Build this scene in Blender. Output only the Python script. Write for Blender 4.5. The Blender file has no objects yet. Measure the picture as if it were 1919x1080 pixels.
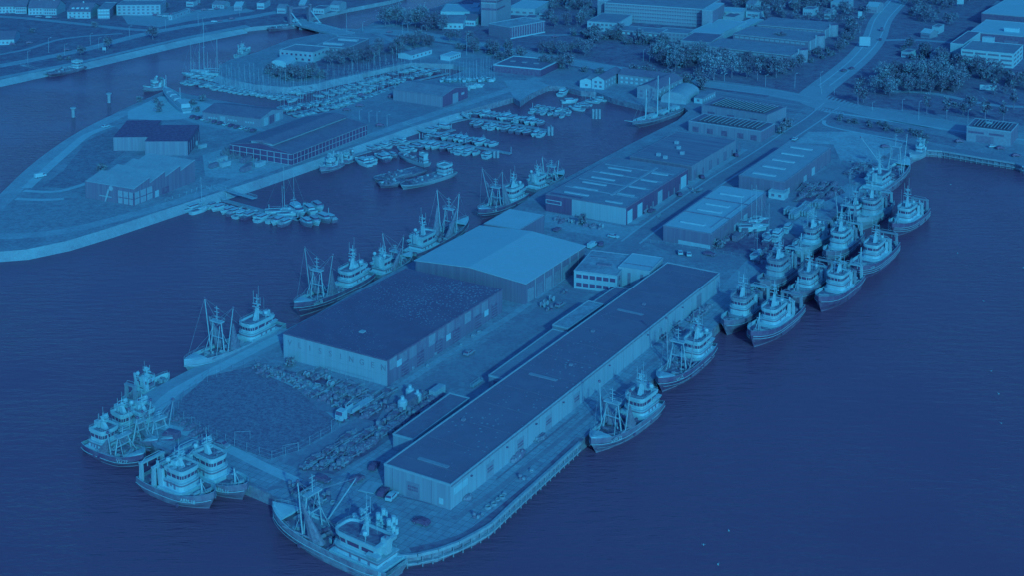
import bpy, math, random
from mathutils import Vector, Matrix
from mathutils.geometry import tessellate_polygon
R = math.radians
sc = bpy.context.scene
col = sc.collection

# ---------------------------------------------------------------- camera, sky, sun, exposure
H, F, YH, PIT = 180.0, 2590.0, -420.0, R(6)
VPP = YH + F*math.tan(PIT)
cam = bpy.data.cameras.new('camera'); camo = bpy.data.objects.new('camera', cam); col.objects.link(camo)
cam.sensor_width = 36; cam.lens = F/1919*36; cam.shift_y = -(540-VPP)/1919
cam.clip_start = 1; cam.clip_end = 20000
camo.location = (0, 0, H); camo.rotation_euler = (R(90)-PIT, 0, 0)
sc.camera = camo
SUN_EL, SUN_AZ = R(24), Vector((0.27, -0.963))     # horizontal direction towards the sun
w = bpy.data.worlds.new('World'); sc.world = w; w.use_nodes = True
wn = w.node_tree; wn.nodes.clear()
sky = wn.nodes.new('ShaderNodeTexSky'); sky.sky_type = 'NISHITA'; sky.sun_disc = False
sky.sun_elevation = SUN_EL; sky.sun_rotation = math.atan2(SUN_AZ.x, SUN_AZ.y)
tint = wn.nodes.new('ShaderNodeMixRGB'); tint.blend_type = 'MULTIPLY'; tint.inputs[0].default_value = 1
tint.inputs[2].default_value = (0.146, 0.65, 1.29, 1)
bg = wn.nodes.new('ShaderNodeBackground'); bg.inputs[1].default_value = 0.10
wo = wn.nodes.new('ShaderNodeOutputWorld')
wn.links.new(sky.outputs[0], tint.inputs[1]); wn.links.new(tint.outputs[0], bg.inputs[0]); wn.links.new(bg.outputs[0], wo.inputs[0])
sl = bpy.data.lights.new('sun', 'SUN'); sl.energy = 2.3; sl.angle = R(0.8); sl.color = (0.07, 0.50, 0.58)
so = bpy.data.objects.new('sun', sl); col.objects.link(so)
sd = Vector((SUN_AZ.x*math.cos(SUN_EL), SUN_AZ.y*math.cos(SUN_EL), math.sin(SUN_EL)))
so.rotation_euler = sd.to_track_quat('Z', 'Y').to_euler()
so.location = (200, -200, 400)
sc.view_settings.view_transform = 'Standard'; sc.view_settings.look = 'None'
sc.view_settings.exposure = 0; sc.view_settings.gamma = 1
sc.cycles.max_bounces = 4; sc.cycles.diffuse_bounces = 2; sc.cycles.transparent_max_bounces = 8
sc.cycles.caustics_reflective = False; sc.cycles.caustics_refractive = False

# ---------------------------------------------------------------- pixel -> place
GZ = 3.0
def G(u, v, z=GZ):
    dx = (u-960)/F; dy = -(v-VPP)/F
    d = Vector((dx, math.cos(PIT)+dy*math.sin(PIT), -math.sin(PIT)+dy*math.cos(PIT)))
    k = (z-H)/d.z
    return Vector((d.x*k, d.y*k, z))
def PJ(p):
    y = p[1]; z = p[2]-H
    up = y*math.sin(PIT)+z*math.cos(PIT); fw = y*math.cos(PIT)-z*math.sin(PIT)
    return (960+F*p[0]/fw, VPP-F*up/fw)
def HT(u, v0, v1, z=GZ):          # height of something standing at (u,v0) whose top shows at v1
    b = G(u, v0, z); lo, hi = 0.0, 80.0
    for _ in range(40):
        m = (lo+hi)/2
        if PJ((b.x, b.y, z+m))[1] > v1: lo = m
        else: hi = m
    return lo
def ANG(u0, v0, u1, v1, z=GZ):
    a, b = G(u0, v0, z), G(u1, v1, z)
    return math.atan2(b.y-a.y, b.x-a.x)
AX = R(59.5)                       # the long axis of the fishing pier
VA = Vector((math.cos(AX), math.sin(AX))); VB = Vector((math.sin(AX), -math.cos(AX)))

# ---------------------------------------------------------------- materials
def tone(t):
    O = (0.013+0.013*t, 0.048+0.214*t, 0.171+0.375*t)
    E = (0.055, 0.36, 0.62)
    return tuple(min(0.95, o/e) for o, e in zip(O, E))
MATS = {}
def mat(name, t, var=0.06, scale=0.6, rough=0.75, kind='noise', t2=None, spec=0.3, sc2=None, bump=0, lo=.35, hi=.65):
    if name in MATS: return MATS[name]
    m = bpy.data.materials.new(name); m.use_nodes = True
    n = m.node_tree; b = n.nodes['Principled BSDF']
    b.inputs['Roughness'].default_value = rough
    b.inputs['Specular IOR Level'].default_value = spec
    a = t-var if t2 is None else t; c = t+var if t2 is None else t2
    tc = n.nodes.new('ShaderNodeTexCoord')
    geo = n.nodes.new('ShaderNodeNewGeometry')
    vec = geo.outputs['Position'] if kind in ('ground', 'fine', 'brick', 'speck', 'voro') else tc.outputs['Object']
    mp = n.nodes.new('ShaderNodeMapping'); n.links.new(vec, mp.inputs[0])
    r = n.nodes.new('ShaderNodeValToRGB')
    r.color_ramp.elements[0].color = (*tone(a), 1); r.color_ramp.elements[1].color = (*tone(c), 1)
    r.color_ramp.elements[0].position = lo; r.color_ramp.elements[1].position = hi
    if kind == 'rib':                                  # profiled sheet: ribs along object x and y
        mp.inputs['Scale'].default_value = (scale, scale, scale*.03)
        tx = n.nodes.new('ShaderNodeTexNoise'); tx.inputs['Scale'].default_value = 1; tx.inputs['Detail'].default_value = 2
    elif kind == 'plank':                              # ribs that run along the pier
        mp.inputs['Rotation'].default_value = (0, 0, -AX)
        mp.inputs['Scale'].default_value = (scale*.04, scale, scale)
        tx = n.nodes.new('ShaderNodeTexNoise'); tx.inputs['Scale'].default_value = 1; tx.inputs['Detail'].default_value = 2
    elif kind == 'voro':
        mp.inputs['Scale'].default_value = (scale,)*3
        tx = n.nodes.new('ShaderNodeTexVoronoi'); tx.inputs['Scale'].default_value = 1
    else:
        mp.inputs['Scale'].default_value = (scale,)*3
        if sc2 and kind != 'speck': mp.inputs['Scale'].default_value = sc2
        tx = n.nodes.new('ShaderNodeTexNoise'); tx.inputs['Scale'].default_value = 1
        tx.inputs['Detail'].default_value = 6 if kind != 'fine' else 9; tx.inputs['Roughness'].default_value = .65 if kind != 'fine' else .82
    n.links.new(mp.outputs[0], tx.inputs['Vector'])
    src = tx.outputs[0]
    if kind in ('ground', 'brick'):
        t2_ = n.nodes.new('ShaderNodeTexNoise'); t2_.inputs['Scale'].default_value = .06 if scale > .3 else .9
        t2_.inputs['Detail'].default_value = 5; n.links.new(geo.outputs['Position'], t2_.inputs['Vector'])
        t3_ = n.nodes.new('ShaderNodeTexNoise'); t3_.inputs['Scale'].default_value = .22; t3_.inputs['Distortion'].default_value = 1.2; n.links.new(geo.outputs['Position'], t3_.inputs['Vector'])
        ad = n.nodes.new('ShaderNodeMath'); ad.operation = 'ADD'; n.links.new(tx.outputs[0], ad.inputs[0]); n.links.new(t2_.outputs[0], ad.inputs[1])
        a2 = n.nodes.new('ShaderNodeMath'); a2.operation = 'MULTIPLY_ADD'; a2.inputs[1].default_value = .6; n.links.new(t3_.outputs[0], a2.inputs[0]); n.links.new(ad.outputs[0], a2.inputs[2])
        m5 = n.nodes.new('ShaderNodeMath'); m5.operation = 'MULTIPLY'; m5.inputs[1].default_value = 1/2.6; n.links.new(a2.outputs[0], m5.inputs[0]); src = m5.outputs[0]
        r.color_ramp.elements[0].position = .40; r.color_ramp.elements[1].position = .60
    n.links.new(src, r.inputs[0])
    n.links.new(r.outputs[0], b.inputs['Base Color'])
    last = r.outputs[0]
    if kind == 'speck':                                # bird droppings and chippings on roofing felt
        v = n.nodes.new('ShaderNodeTexVoronoi'); v.inputs['Scale'].default_value = 0.75 if name == 'felt' else 1.15
        n.links.new(geo.outputs['Position'], v.inputs['Vector'])
        big = n.nodes.new('ShaderNodeTexNoise'); big.inputs['Scale'].default_value = 0.035
        n.links.new(geo.outputs['Position'], big.inputs['Vector'])
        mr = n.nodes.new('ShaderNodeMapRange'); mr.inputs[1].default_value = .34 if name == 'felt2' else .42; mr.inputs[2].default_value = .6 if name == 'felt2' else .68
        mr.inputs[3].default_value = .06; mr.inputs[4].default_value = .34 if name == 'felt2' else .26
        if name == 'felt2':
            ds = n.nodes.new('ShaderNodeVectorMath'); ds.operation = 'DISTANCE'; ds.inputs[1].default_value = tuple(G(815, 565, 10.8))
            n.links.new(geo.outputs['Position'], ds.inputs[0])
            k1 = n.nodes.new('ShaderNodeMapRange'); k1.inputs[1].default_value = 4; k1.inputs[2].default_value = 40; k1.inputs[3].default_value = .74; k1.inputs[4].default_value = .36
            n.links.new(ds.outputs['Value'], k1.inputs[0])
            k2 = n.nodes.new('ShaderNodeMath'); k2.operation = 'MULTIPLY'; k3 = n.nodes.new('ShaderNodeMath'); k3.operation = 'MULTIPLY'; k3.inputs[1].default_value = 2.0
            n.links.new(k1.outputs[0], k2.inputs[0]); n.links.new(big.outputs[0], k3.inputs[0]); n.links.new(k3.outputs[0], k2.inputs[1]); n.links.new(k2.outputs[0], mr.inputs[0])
        else: n.links.new(big.outputs[0], mr.inputs[0])
        lt = n.nodes.new('ShaderNodeMath'); lt.operation = 'LESS_THAN'
        n.links.new(v.outputs['Distance'], lt.inputs[0]); n.links.new(mr.outputs[0], lt.inputs[1])
        wht = n.nodes.new('ShaderNodeTexWhiteNoise'); n.links.new(v.outputs['Position'], wht.inputs['Vector'])
        g2 = n.nodes.new('ShaderNodeMath'); g2.operation = 'GREATER_THAN'; g2.inputs[1].default_value = sc2 or .55
        n.links.new(wht.outputs['Value'], g2.inputs[0])
        mu = n.nodes.new('ShaderNodeMath'); mu.operation = 'MULTIPLY'
        n.links.new(lt.outputs[0], mu.inputs[0]); n.links.new(g2.outputs[0], mu.inputs[1])
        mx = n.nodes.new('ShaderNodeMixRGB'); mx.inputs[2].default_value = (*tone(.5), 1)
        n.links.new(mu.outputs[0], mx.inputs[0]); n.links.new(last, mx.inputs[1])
        mp.inputs['Scale'].default_value = (scale,)*3
        n.links.new(mx.outputs[0], b.inputs['Base Color'])
    if kind == 'brick':                                # concrete slabs with dark joints
        br = n.nodes.new('ShaderNodeTexBrick'); br.offset = 0
        br.inputs['Scale'].default_value = .5; br.inputs['Mortar Size'].default_value = .025
        br.inputs['Brick Width'].default_value = 1.; br.inputs['Row Height'].default_value = 1.
        br.inputs['Color1'].default_value = (1, 1, 1, 1); br.inputs['Color2'].default_value = (.86, .84, .88, 1)
        br.inputs['Mortar'].default_value = (.6, .42, .55, 1)
        m2 = n.nodes.new('ShaderNodeMapping'); m2.inputs['Rotation'].default_value = (0, 0, -AX)
        n.links.new(geo.outputs['Position'], m2.inputs[0]); n.links.new(m2.outputs[0], br.inputs['Vector'])
        mx = n.nodes.new('ShaderNodeMixRGB'); mx.blend_type = 'MULTIPLY'; mx.inputs[0].default_value = 1
        n.links.new(last, mx.inputs[1]); n.links.new(br.outputs[0], mx.inputs[2]); n.links.new(mx.outputs[0], b.inputs['Base Color'])
    if bump:
        bp = n.nodes.new('ShaderNodeBump'); bp.inputs['Strength'].default_value = bump; bp.inputs['Distance'].default_value = .3
        n.links.new(tx.outputs[0], bp.inputs['Height']); n.links.new(bp.outputs[0], b.inputs['Normal'])
    MATS[name] = m
    return m
for k, t in dict(white=.88, offwhite=.74, pale=.62, light=.52, mid=.42, grey=.3, dull=.2, dark=.07, black=.0).items():
    mat(k, t, .08, .7, .55)
mat('glass', -.03, .03, 2, .12, spec=.8)
mat('hull_dark', .04, .09, .4, .4); mat('hull_mid', .2, .12, .4, .4); mat('hull_light', .55, .08, .4, .45)
mat('rust', .12, t2=.5, scale=.5, rough=.8)
mat('deck', .18, .16, .7, .8); mat('deck_light', .5, .15, .7, .8)
mat('net', .27, .14, 1.2, .95); mat('net_dark', .15, .15, 1.5, .95)
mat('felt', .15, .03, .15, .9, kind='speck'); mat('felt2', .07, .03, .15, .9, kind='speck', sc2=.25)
mat('roof_light', .80, .05, .04, .6, kind='ground'); mat('roof_mid', .34, .09, .12, .7, kind='ground')
mat('roof_dark', .17, .06, .12, .7, kind='ground'); mat('roof_stain', .3, t2=.68, scale=.16, rough=.8, kind='ground')
mat('roof_rib', .24, .12, 1.6, .6, kind='plank')
mat('clad_light', .45, .07, 1.2, .6, kind='rib'); mat('clad_mid', .32, .06, 1.2, .6, kind='rib')
mat('clad_dark', .17, .05, 1.2, .6, kind='rib'); mat('clad_bright', .60, .06, 1.2, .6, kind='rib'); mat('clad_black', .0, .03, 1.2, .6, kind='rib')
mat('brick', .2, .08, .8, .85); mat('brick_light', .4, .08, .8, .85)
mat('ground', .40, .15, .09, .9, kind='ground'); mat('asphalt', .34, .09, .08, .9, kind='ground')
mat('asphalt_light', .54, .10, .08, .9, kind='ground'); mat('paving', .80, .08, .2, .9, kind='ground')
mat('slabs', .56, .12, .12, .9, kind='brick'); mat('concrete', .58, .14, .1, .85, kind='ground')
mat('rough_grass', .06, t2=.40, scale=1.1, rough=1, kind='fine', bump=.3, lo=.41, hi=.6); mat('lawn', .17, .13, .22, 1, kind='ground', bump=.3)
mat('meadow', .22, t2=.58, scale=.5, rough=1, kind='fine', bump=.5, lo=.38, hi=.62); mat('sand', .48, t2=.82, scale=.2, rough=1, kind='ground')
mat('heath', .08, t2=.46, scale=.5, rough=1, kind='fine', bump=.6, lo=.38, hi=.62); mat('riprap', .38, t2=.72, scale=2.2, rough=1, kind='ground', bump=1)
mat('avenue', .56, .08, .12, .9, kind='ground'); mat('dirt', -.02, t2=.30, scale=.5, rough=1, kind='ground'); mat('roof_pale', .54, .08, .1, .7, kind='ground'); mat('bark', .2, .1, 2, .9)
for i in range(4): mat('leaf%d' % i, .14+.15*i, .07, .3, .95, spec=.1)
mat('reed', .45, t2=.15, scale=.9, rough=1)

# ---------------------------------------------------------------- mesh builder
class MB:
    def __init__(s): s.v = []; s.f = []; s.m = []; s.ms = []; s.cur = 0
    def mat(s, n):
        if n not in s.ms: s.ms.append(n)
        s.cur = s.ms.index(n); return s
    def add(s, vs, fs):
        o = len(s.v); s.v += [tuple(p) for p in vs]; s.f += [tuple(i+o for i in f) for f in fs]; s.m += [s.cur]*len(fs); return s
    def box(s, x0, x1, y0, y1, z0, z1):
        return s.add([(x0,y0,z0),(x1,y0,z0),(x1,y1,z0),(x0,y1,z0),(x0,y0,z1),(x1,y0,z1),(x1,y1,z1),(x0,y1,z1)],
                     [(3,2,1,0),(4,5,6,7),(0,1,5,4),(1,2,6,5),(2,3,7,6),(3,0,4,7)])
    def rbox(s, cx, cy, z, lx, ly, h, a=0):
        c, n = math.cos(a), math.sin(a); P = []
        for zz in (z, z+h):
            for dx, dy in ((-1,-1),(1,-1),(1,1),(-1,1)):
                x, y = dx*lx/2, dy*ly/2; P.append((cx+x*c-y*n, cy+x*n+y*c, zz))
        return s.add(P, [(3,2,1,0),(4,5,6,7),(0,1,5,4),(1,2,6,5),(2,3,7,6),(3,0,4,7)])
    def loft(s, rings, cap0=True, cap1=True, closed=True):
        n = len(rings[0]); V = [p for r in rings for p in r]; Fs = []
        for k in range(len(rings)-1):
            for i in range(n if closed else n-1):
                j = (i+1) % n
                Fs.append((k*n+i, k*n+j, (k+1)*n+j, (k+1)*n+i))
        if cap0: Fs.append(tuple(reversed(range(n))))
        if cap1: Fs.append(tuple(range((len(rings)-1)*n, len(rings)*n)))
        return s.add(V, Fs)
    def prism(s, poly, z0, z1):
        return s.loft([[(p[0], p[1], z0) for p in poly], [(p[0], p[1], z1) for p in poly]])
    def slab(s, poly, z0, z1):                       # concave outline
        V = [Vector((p[0], p[1], 0)) for p in poly]; n = len(V)
        T = tessellate_polygon([V])
        if sum(V[i].x*V[(i+1)%n].y-V[(i+1)%n].x*V[i].y for i in range(n)) < 0: sg = -1
        else: sg = 1
        fs = []
        for t in T:
            a, b, c = (V[i] for i in t)
            up = (b-a).cross(c-a).z > 0
            fs.append(tuple(t) if up else tuple(reversed(t)))
        vs = [(p.x, p.y, z1) for p in V]
        if z0 is not None:
            vs += [(p.x, p.y, z0) for p in V]
            for i in range(n):
                j = (i+1) % n
                fs.append((i+n, j+n, j, i) if sg > 0 else (i, j, j+n, i+n))
        return s.add(vs, fs)
    def tube(s, p0, p1, r, n=5, r1=None):
        p0, p1 = Vector(p0), Vector(p1); d = (p1-p0)
        if d.length < 1e-4: return s
        q = d.to_track_quat('Z', 'Y'); r1 = r if r1 is None else r1
        ring = lambda p, rr: [tuple(p+q @ Vector((rr*math.cos(2*math.pi*i/n), rr*math.sin(2*math.pi*i/n), 0))) for i in range(n)]
        return s.loft([ring(p0, r), ring(p1, r1)])
    def path(s, pts, r, n=4):
        for a, b in zip(pts, pts[1:]): s.tube(a, b, r, n)
        return s
    def ball(s, c, r, n=8, m=5, sz=1):
        rings = []
        for k in range(1, m):
            a = math.pi*k/m
            rings.append([(c[0]+r*math.sin(a)*math.cos(2*math.pi*i/n), c[1]+r*math.sin(a)*math.sin(2*math.pi*i/n), c[2]-r*sz*math.cos(a)) for i in range(n)])
        return s.loft(rings)
    def build(s, name, m=None, parent=None, loc=None, rz=0, smooth=False):
        me = bpy.data.meshes.new(name); me.from_pydata(s.v, [], s.f)
        for n in ([m] if m else (s.ms or ['mid'])): me.materials.append(MATS[n])
        if not m:
            me.polygons.foreach_set('material_index', s.m)
        if smooth: me.polygons.foreach_set('use_smooth', [True]*len(me.polygons))
        me.update()
        o = bpy.data.objects.new(name, me); col.objects.link(o)
        if parent: o.parent = parent
        if loc is not None: o.location = loc
        o.rotation_euler.z = rz
        return o
def tag(o, label=None, cat=None, group=None, kind=None):
    if label: o['label'] = label
    if cat: o['category'] = cat
    if group: o['group'] = group
    if kind: o['kind'] = kind
    return o
def thing(name, label, cat, loc=(0, 0, 0), rz=0, group=None):
    o = bpy.data.objects.new(name, None); col.objects.link(o); o.empty_display_size = .5
    o.location = loc; o.rotation_euler.z = rz
    return tag(o, label, cat, group)
KC = {}
def kids(o):
    if o.name not in KC: KC[o.name] = list(o.children)
    return KC[o.name]
def dup(o, parent=None):
    c = o.copy(); col.objects.link(c)
    if parent: c.parent = parent
    for ch in kids(o): dup(ch, c)
    return c
KIT = {}
def place(key, fn, loc, rz, label, cat, group=None, s=1):
    if key in KIT: o = dup(KIT[key])
    else: o = KIT[key] = fn()
    o.location = loc; o.rotation_euler.z = rz
    o.scale = s if hasattr(s, '__len__') else (s, s, s)
    for k in ('label', 'category', 'group'):
        if k in o: del o[k]
    return tag(o, label, cat, group)
def text_mesh(txt, size, name, m, parent, loc, rot, ext=.03, squeeze=1):
    cu = bpy.data.curves.new(name, 'FONT'); cu.body = txt; cu.size = size; cu.extrude = ext
    cu.align_x = 'CENTER'; cu.align_y = 'CENTER'
    t = bpy.data.objects.new('t', cu); col.objects.link(t)
    me = bpy.data.meshes.new_from_object(t); bpy.data.objects.remove(t); bpy.data.curves.remove(cu)
    me.materials.clear(); me.materials.append(MATS[m])
    o = bpy.data.objects.new(name, me); col.objects.link(o); o.parent = parent
    o.location = loc; o.rotation_euler = rot; o.scale = (squeeze, 1, 1)
    return o
ORD = ('first second third fourth fifth sixth seventh eighth ninth tenth eleventh twelfth thirteenth fourteenth fifteenth '
       'sixteenth seventeenth eighteenth nineteenth twentieth').split()
def od(i):
    i += 1
    if i <= 20: return ORD[i-1]
    t = {2: 'twent', 3: 'thirt', 4: 'fort', 5: 'fift', 6: 'sixt'}[i//10]
    return t+'ieth' if i % 10 == 0 else t+'y-'+ORD[i % 10-1]
rnd = random.Random(7)
# ---------------------------------------------------------------- vessels
def hull_shape(L, B, fa, fb, over=.07, tran=.8, fine=2.6, keel=-.7, tuck=.0):
    """returns edge(s) -> (x, half width, deck z) of the deck line, and the waterline the same way"""
    def wd(s):
        if s < .18: w = tran+(1-tran)*math.sin(s/.18*math.pi/2)
        elif s < .55: w = 1
        else: w = max(0, 1-((s-.55)/.45)**fine)**.75
        return B/2*w
    def ww(s):
        if s < .2: w = tran*.8+(1-tran*.8)*math.sin(s/.2*math.pi/2)
        elif s < .45: w = 1
        else: w = max(0, 1-((s-.45)/.55)**1.9)
        return B/2*w*.97
    def zd(s): return fa+(fb-fa)*max(0, (s-.25)/.75)**2+(.1*fa*(max(0, .2-s)/.2))
    xd = lambda s: -L/2+s*L
    xw = lambda s: -L/2+L*.02+s*L*(1-over-.02)
    return xd, xw, wd, ww, zd
def hull_mesh(L, B, fa, fb, bul, mh='hull_dark', mb_='white', md='deck', over=.07, tran=.8, fine=2.6, n=14, bulb=None, boot=None, out=None):
    xd, xw, wd, ww, zd = hull_shape(L, B, fa, fb, over, tran, fine)
    S = [0, .06, .14, .25, .38, .5, .6, .68, .76, .83, .89, .94, .975, 1.0]
    hb, dk = MB(), MB().mat(md)
    bl = lambda s: bul*(1+(.5*max(0, (s-.6)/.4) if bulb is None else bulb*max(0, (s-.55)/.45)))
    rings = {1: [], -1: []}
    for sd_ in (1, -1):
        rs = []
        for s in S:
            w, z, b = wd(s), zd(s), bl(s); wi = max(0, w-.22); x = xd(s)
            xi = x-(.25 if s == 1 else 0)
            rs.append([(xi, sd_*wi, z), (xi, sd_*wi, z+b), (x, sd_*w, z+b), (x-.0, sd_*w, z+.05),
                       (xw(s)*.5+x*.5, sd_*(ww(s)*.35+w*.65), z*.5), (xw(s), sd_*ww(s), .25), (xw(s)-.1, sd_*ww(s)*.93, -.6)])
        bands = [(0, 1, mb_), (1, 2, mb_), (2, 3, out or mh), (3, 4, mh), (4, 5, mh), (5, 6, boot or mh)]
        for a, b, mm in bands:
            hb.mat(mm)
            for k in range(len(S)-1):
                q = (rs[k][a], rs[k+1][a], rs[k+1][b], rs[k][b])
                hb.add(q, [(0, 1, 2, 3) if sd_ < 0 else (3, 2, 1, 0)])
        rings[sd_] = rs
    hb.mat(mh)
    a, b = rings[1][0], rings[-1][0]
    for i in (2, 3, 4, 5): hb.mat((out or mh) if i == 2 else mh); hb.add([a[i], a[i+1], b[i+1], b[i]], [(0, 1, 2, 3)])
    hb.mat(mb_); hb.add([a[0], a[1], b[1], b[0]], [(3, 2, 1, 0)]); hb.add([a[1], a[2], b[2], b[1]], [(3, 2, 1, 0)])
    for k in range(len(S)-1):
        p, q, r_, t = rings[1][k][0], rings[1][k+1][0], rings[-1][k+1][0], rings[-1][k][0]
        dk.add([p, q, r_, t], [(3, 2, 1, 0)])
    return hb, dk, (xd, wd, zd, bl)
def strake(L, B, sh, dz, r=.075, s0=0, s1=1, off=.06, n=16):
    xd, wd, zd, bl = sh; m = MB()
    for sd_ in (1, -1):
        pts = []
        for i in range(n+1):
            s = s0+(s1-s0)*i/n; pts.append((xd(s), sd_*(wd(s)+off), zd(s)+(dz(s) if callable(dz) else dz)))
        m.path(pts, r)
    return m
def railing(m, pts, h, r=.035, every=1):
    for k, zz in enumerate((h, h*.55)): m.path([(p[0], p[1], p[2]+zz) for p in pts], r*(1 if k == 0 else .7))
    for p in pts[::every]: m.tube(p, (p[0], p[1], p[2]+h), r*.8, 4)
    return m
def rpoly(x0, x1, w, rf=.5, n=7):
    """plan outline with a rounded front (towards +x)"""
    rr = (x1-x0)*rf; P = [(x0, w/2), (x0, -w/2)]
    for i in range(n+1):
        a = -math.pi/2+math.pi*i/n
        P.append((x1-rr+rr*abs(math.cos(a))**.6, w/2*math.copysign(abs(math.sin(a))**.5, math.sin(a))))
    P = P[:2]+P[2:]
    return P
def scl(P, k, dx=0):
    cx = sum(p[0] for p in P)/len(P)
    return [(cx+(p[0]-cx)*k+dx, p[1]*k) for p in P]
def wheelhouse(par, x0, x1, w, z0, h1, h2, rf=.5, mw='white', band='glass', roofm='offwhite', rail=True, n=9, brow=None):
    """a lower casing and the bridge on top of it, with windscreen, brow, roof"""
    P = rpoly(x0, x1, w, rf, n)
    b = MB().mat(mw).loft([[(p[0], p[1], z0) for p in P], [(p[0], p[1], z0+h1) for p in P]])
    Q = scl(P, .86, -.02*(x1-x0)); zb = z0+h1
    b.loft([[(p[0], p[1], zb) for p in Q], [(p[0], p[1], zb+h2*.42) for p in Q]])
    Q2 = scl(Q, 1.05, .08); zt = zb+h2
    b.loft([[(p[0], p[1], zb+h2*.42) for p in Q], [(p[0], p[1], zb+h2) for p in Q2]])
    wh = b.build('wheelhouse', None, par)
    g = MB().mat(band)
    nq = len(Q)
    for i in range(1, nq):
        j = (i+1) % nq
        a, c = Vector((*Q[i], zb+h2*.46)), Vector((*Q[j], zb+h2*.46)); d, e = Vector((*Q2[i], zb+h2*.86)), Vector((*Q2[j], zb+h2*.86))
        if (a-c).length < .25: continue
        nrm = (c-a).cross(d-a); nrm.normalize(); o = nrm*.05
        m_ = 2 if (c-a).length > 2.2 else 1
        for k in range(m_):
            t0, t1 = (k+.1)/m_, (k+.9)/m_
            g.add([a.lerp(c, t0)+o, a.lerp(c, t1)+o, d.lerp(e, t1)+o, d.lerp(e, t0)+o], [(0, 1, 2, 3)])
    g.build('windscreen', None, wh)
    T = scl(Q2, 1.07, .1)
    T2 = scl(T, 1.03); T3 = scl(T, .93)
    r_ = MB().mat(brow or mw).loft([[(p[0], p[1], zt) for p in T], [(p[0], p[1], zt+.95) for p in T2], [(p[0], p[1], zt+.95) for p in T3], [(p[0], p[1], zt+.3) for p in T3]], cap1=False)
    r_.mat('deck').add([(p[0], p[1], zt+.3) for p in T3], [tuple(range(len(T3)))]); r_.build('roof', None, wh)
    k = MB().mat('dull'); P9 = scl(P, 1.012); k.loft([[(p[0], p[1], zb-.62) for p in P9], [(p[0], p[1], zb-.22) for p in P9]]); k.build('rubbing_band', None, wh)
    P8 = scl(P, 1.05); MB().mat('offwhite').loft([[(p[0], p[1], zb) for p in P8], [(p[0], p[1], zb+.14) for p in P8]]).build('bridge_deck', None, wh)
    for i in range(3):
        xx = x0+(x1-x0)*(.15+.2*i)
        for sg in (1, -1): MB().mat('dull').box(xx, xx+.7, sg*w/2-.04, sg*w/2+.04, z0+.3+.5*(i % 2), z0+1.9).build('door' if i % 2 == 0 else 'porthole', None, wh)
    m = MB().mat('offwhite')
    if rail:
        S_ = scl(T, .99); railing(m, [(p[0], p[1], zt+.95) for p in S_]+[(S_[0][0], S_[0][1], zt+.95)], .6)
        D_ = scl(P, .98); railing(m, [(p[0], p[1], zb) for p in D_[1:]]+[(D_[0][0], D_[0][1], zb)], .9)
        m.build('railing', None, wh)
    return wh, zt+.28
def radar_mast(par, x, z, h, s=1, dome=2, seed=0, m_='white'):
    r_ = random.Random(seed)
    b = MB().mat(m_)
    b.loft([[(x-.4*s, -.5*s, z), (x+1.3*s, -.5*s, z), (x+1.3*s, .5*s, z), (x-.4*s, .5*s, z)],
            [(x-.6*s, -.28*s, z+h*.45), (x+.1*s, -.28*s, z+h*.45), (x+.1*s, .28*s, z+h*.45), (x-.6*s, .28*s, z+h*.45)]])
    if seed % 2: b.loft([rp(x-1.2*s, 0, z, .9*s, 1.0*s), rp(x-1.2*s, 0, z+1.3, .7*s, .8*s)])
    b.tube((x-.2, 0, z+h*.42), (x-.2, 0, z+h), .16*s, 6, .08*s)
    for q in range(4): xq, yq = x+r_.uniform(-2.2, 1.6), r_.uniform(-2, 2); b.tube((xq, yq, z), (xq, yq, z+r_.uniform(.35, 1.0)*h), .035, 3)
    for q in range(8): b.rbox(x-.1+r_.uniform(-.5, .5), r_.uniform(-.9, .9), z+h*r_.uniform(.35, .8), .4, .4, .35)
    b.box(x-.15, x+.15, -1.5*s, 1.5*s, z+h*.6, z+h*.6+.15); b.box(x-.15, x+.15, -1.0*s, 1.0*s, z+h*.82, z+h*.82+.14)
    b.tube((x-.1, 1.3*s, z+h*.6), (x-.1, 1.3*s, z+h*.9), .05); b.tube((x-.1, -1.3*s, z+h*.6), (x-.1, -1.3*s, z+h*1.1), .05)
    b.tube((x-.6, .3, z+h*.4), (x-.6, .3, z+h*1.35), .04, 4)
    mo = b.build('mast', None, par)
    MB().mat('offwhite').box(x+.2, x+.5, -1.3*s, 1.3*s, z+h*.5, z+h*.5+.22).box(x+.25, x+.45, -.15, .15, z+h*.44, z+h*.5).build('radar_scanner', None, mo)
    for i in range(dome):
        MB().mat('white').tube((x-1.6*s, (-1)**i*2.0*s, z), (x-1.6*s, (-1)**i*2.0*s, z+1.4*s), .1).ball((x-1.6*s, (-1)**i*2.0*s, z+1.9*s), .62*s).build('radar_dome', None, par)
    return mo
def clutter(x0, x1, w, z, n, seed, ms=('mid', 'offwhite', 'dark', 'net_dark', 'dull', 'light')):
    r_ = random.Random(seed); b = MB()
    for i in range(n):
        b.mat(r_.choice(ms)); x, y = r_.uniform(x0, x1), r_.uniform(-w, w)
        k = r_.random()
        if k < .5: b.rbox(x, y, z, r_.uniform(.4, 1.6), r_.uniform(.3, 1.1), r_.uniform(.3, 1.2), r_.uniform(0, 3))
        elif k < .75: b.tube((x, y-.8, z+.6), (x, y+.8, z+.6), r_.uniform(.35, .6), 8)
        else: b.ball((x, y, z+.2), r_.uniform(.4, .9), 7, 4, .6)
    return b
def winch(x, z, w, name='winch'):
    b = MB().mat('dull').tube((x, -w, z+.9), (x, w, z+.9), .6, 10)
    b.mat('mid')
    for y in (-w, -.1, w): b.tube((x, y-.08, z+.9), (x, y+.08, z+.9), 1.0, 12)
    b.mat('grey').rbox(x, 0, z, 1.6, 2*w, .3)
    return b
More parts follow.
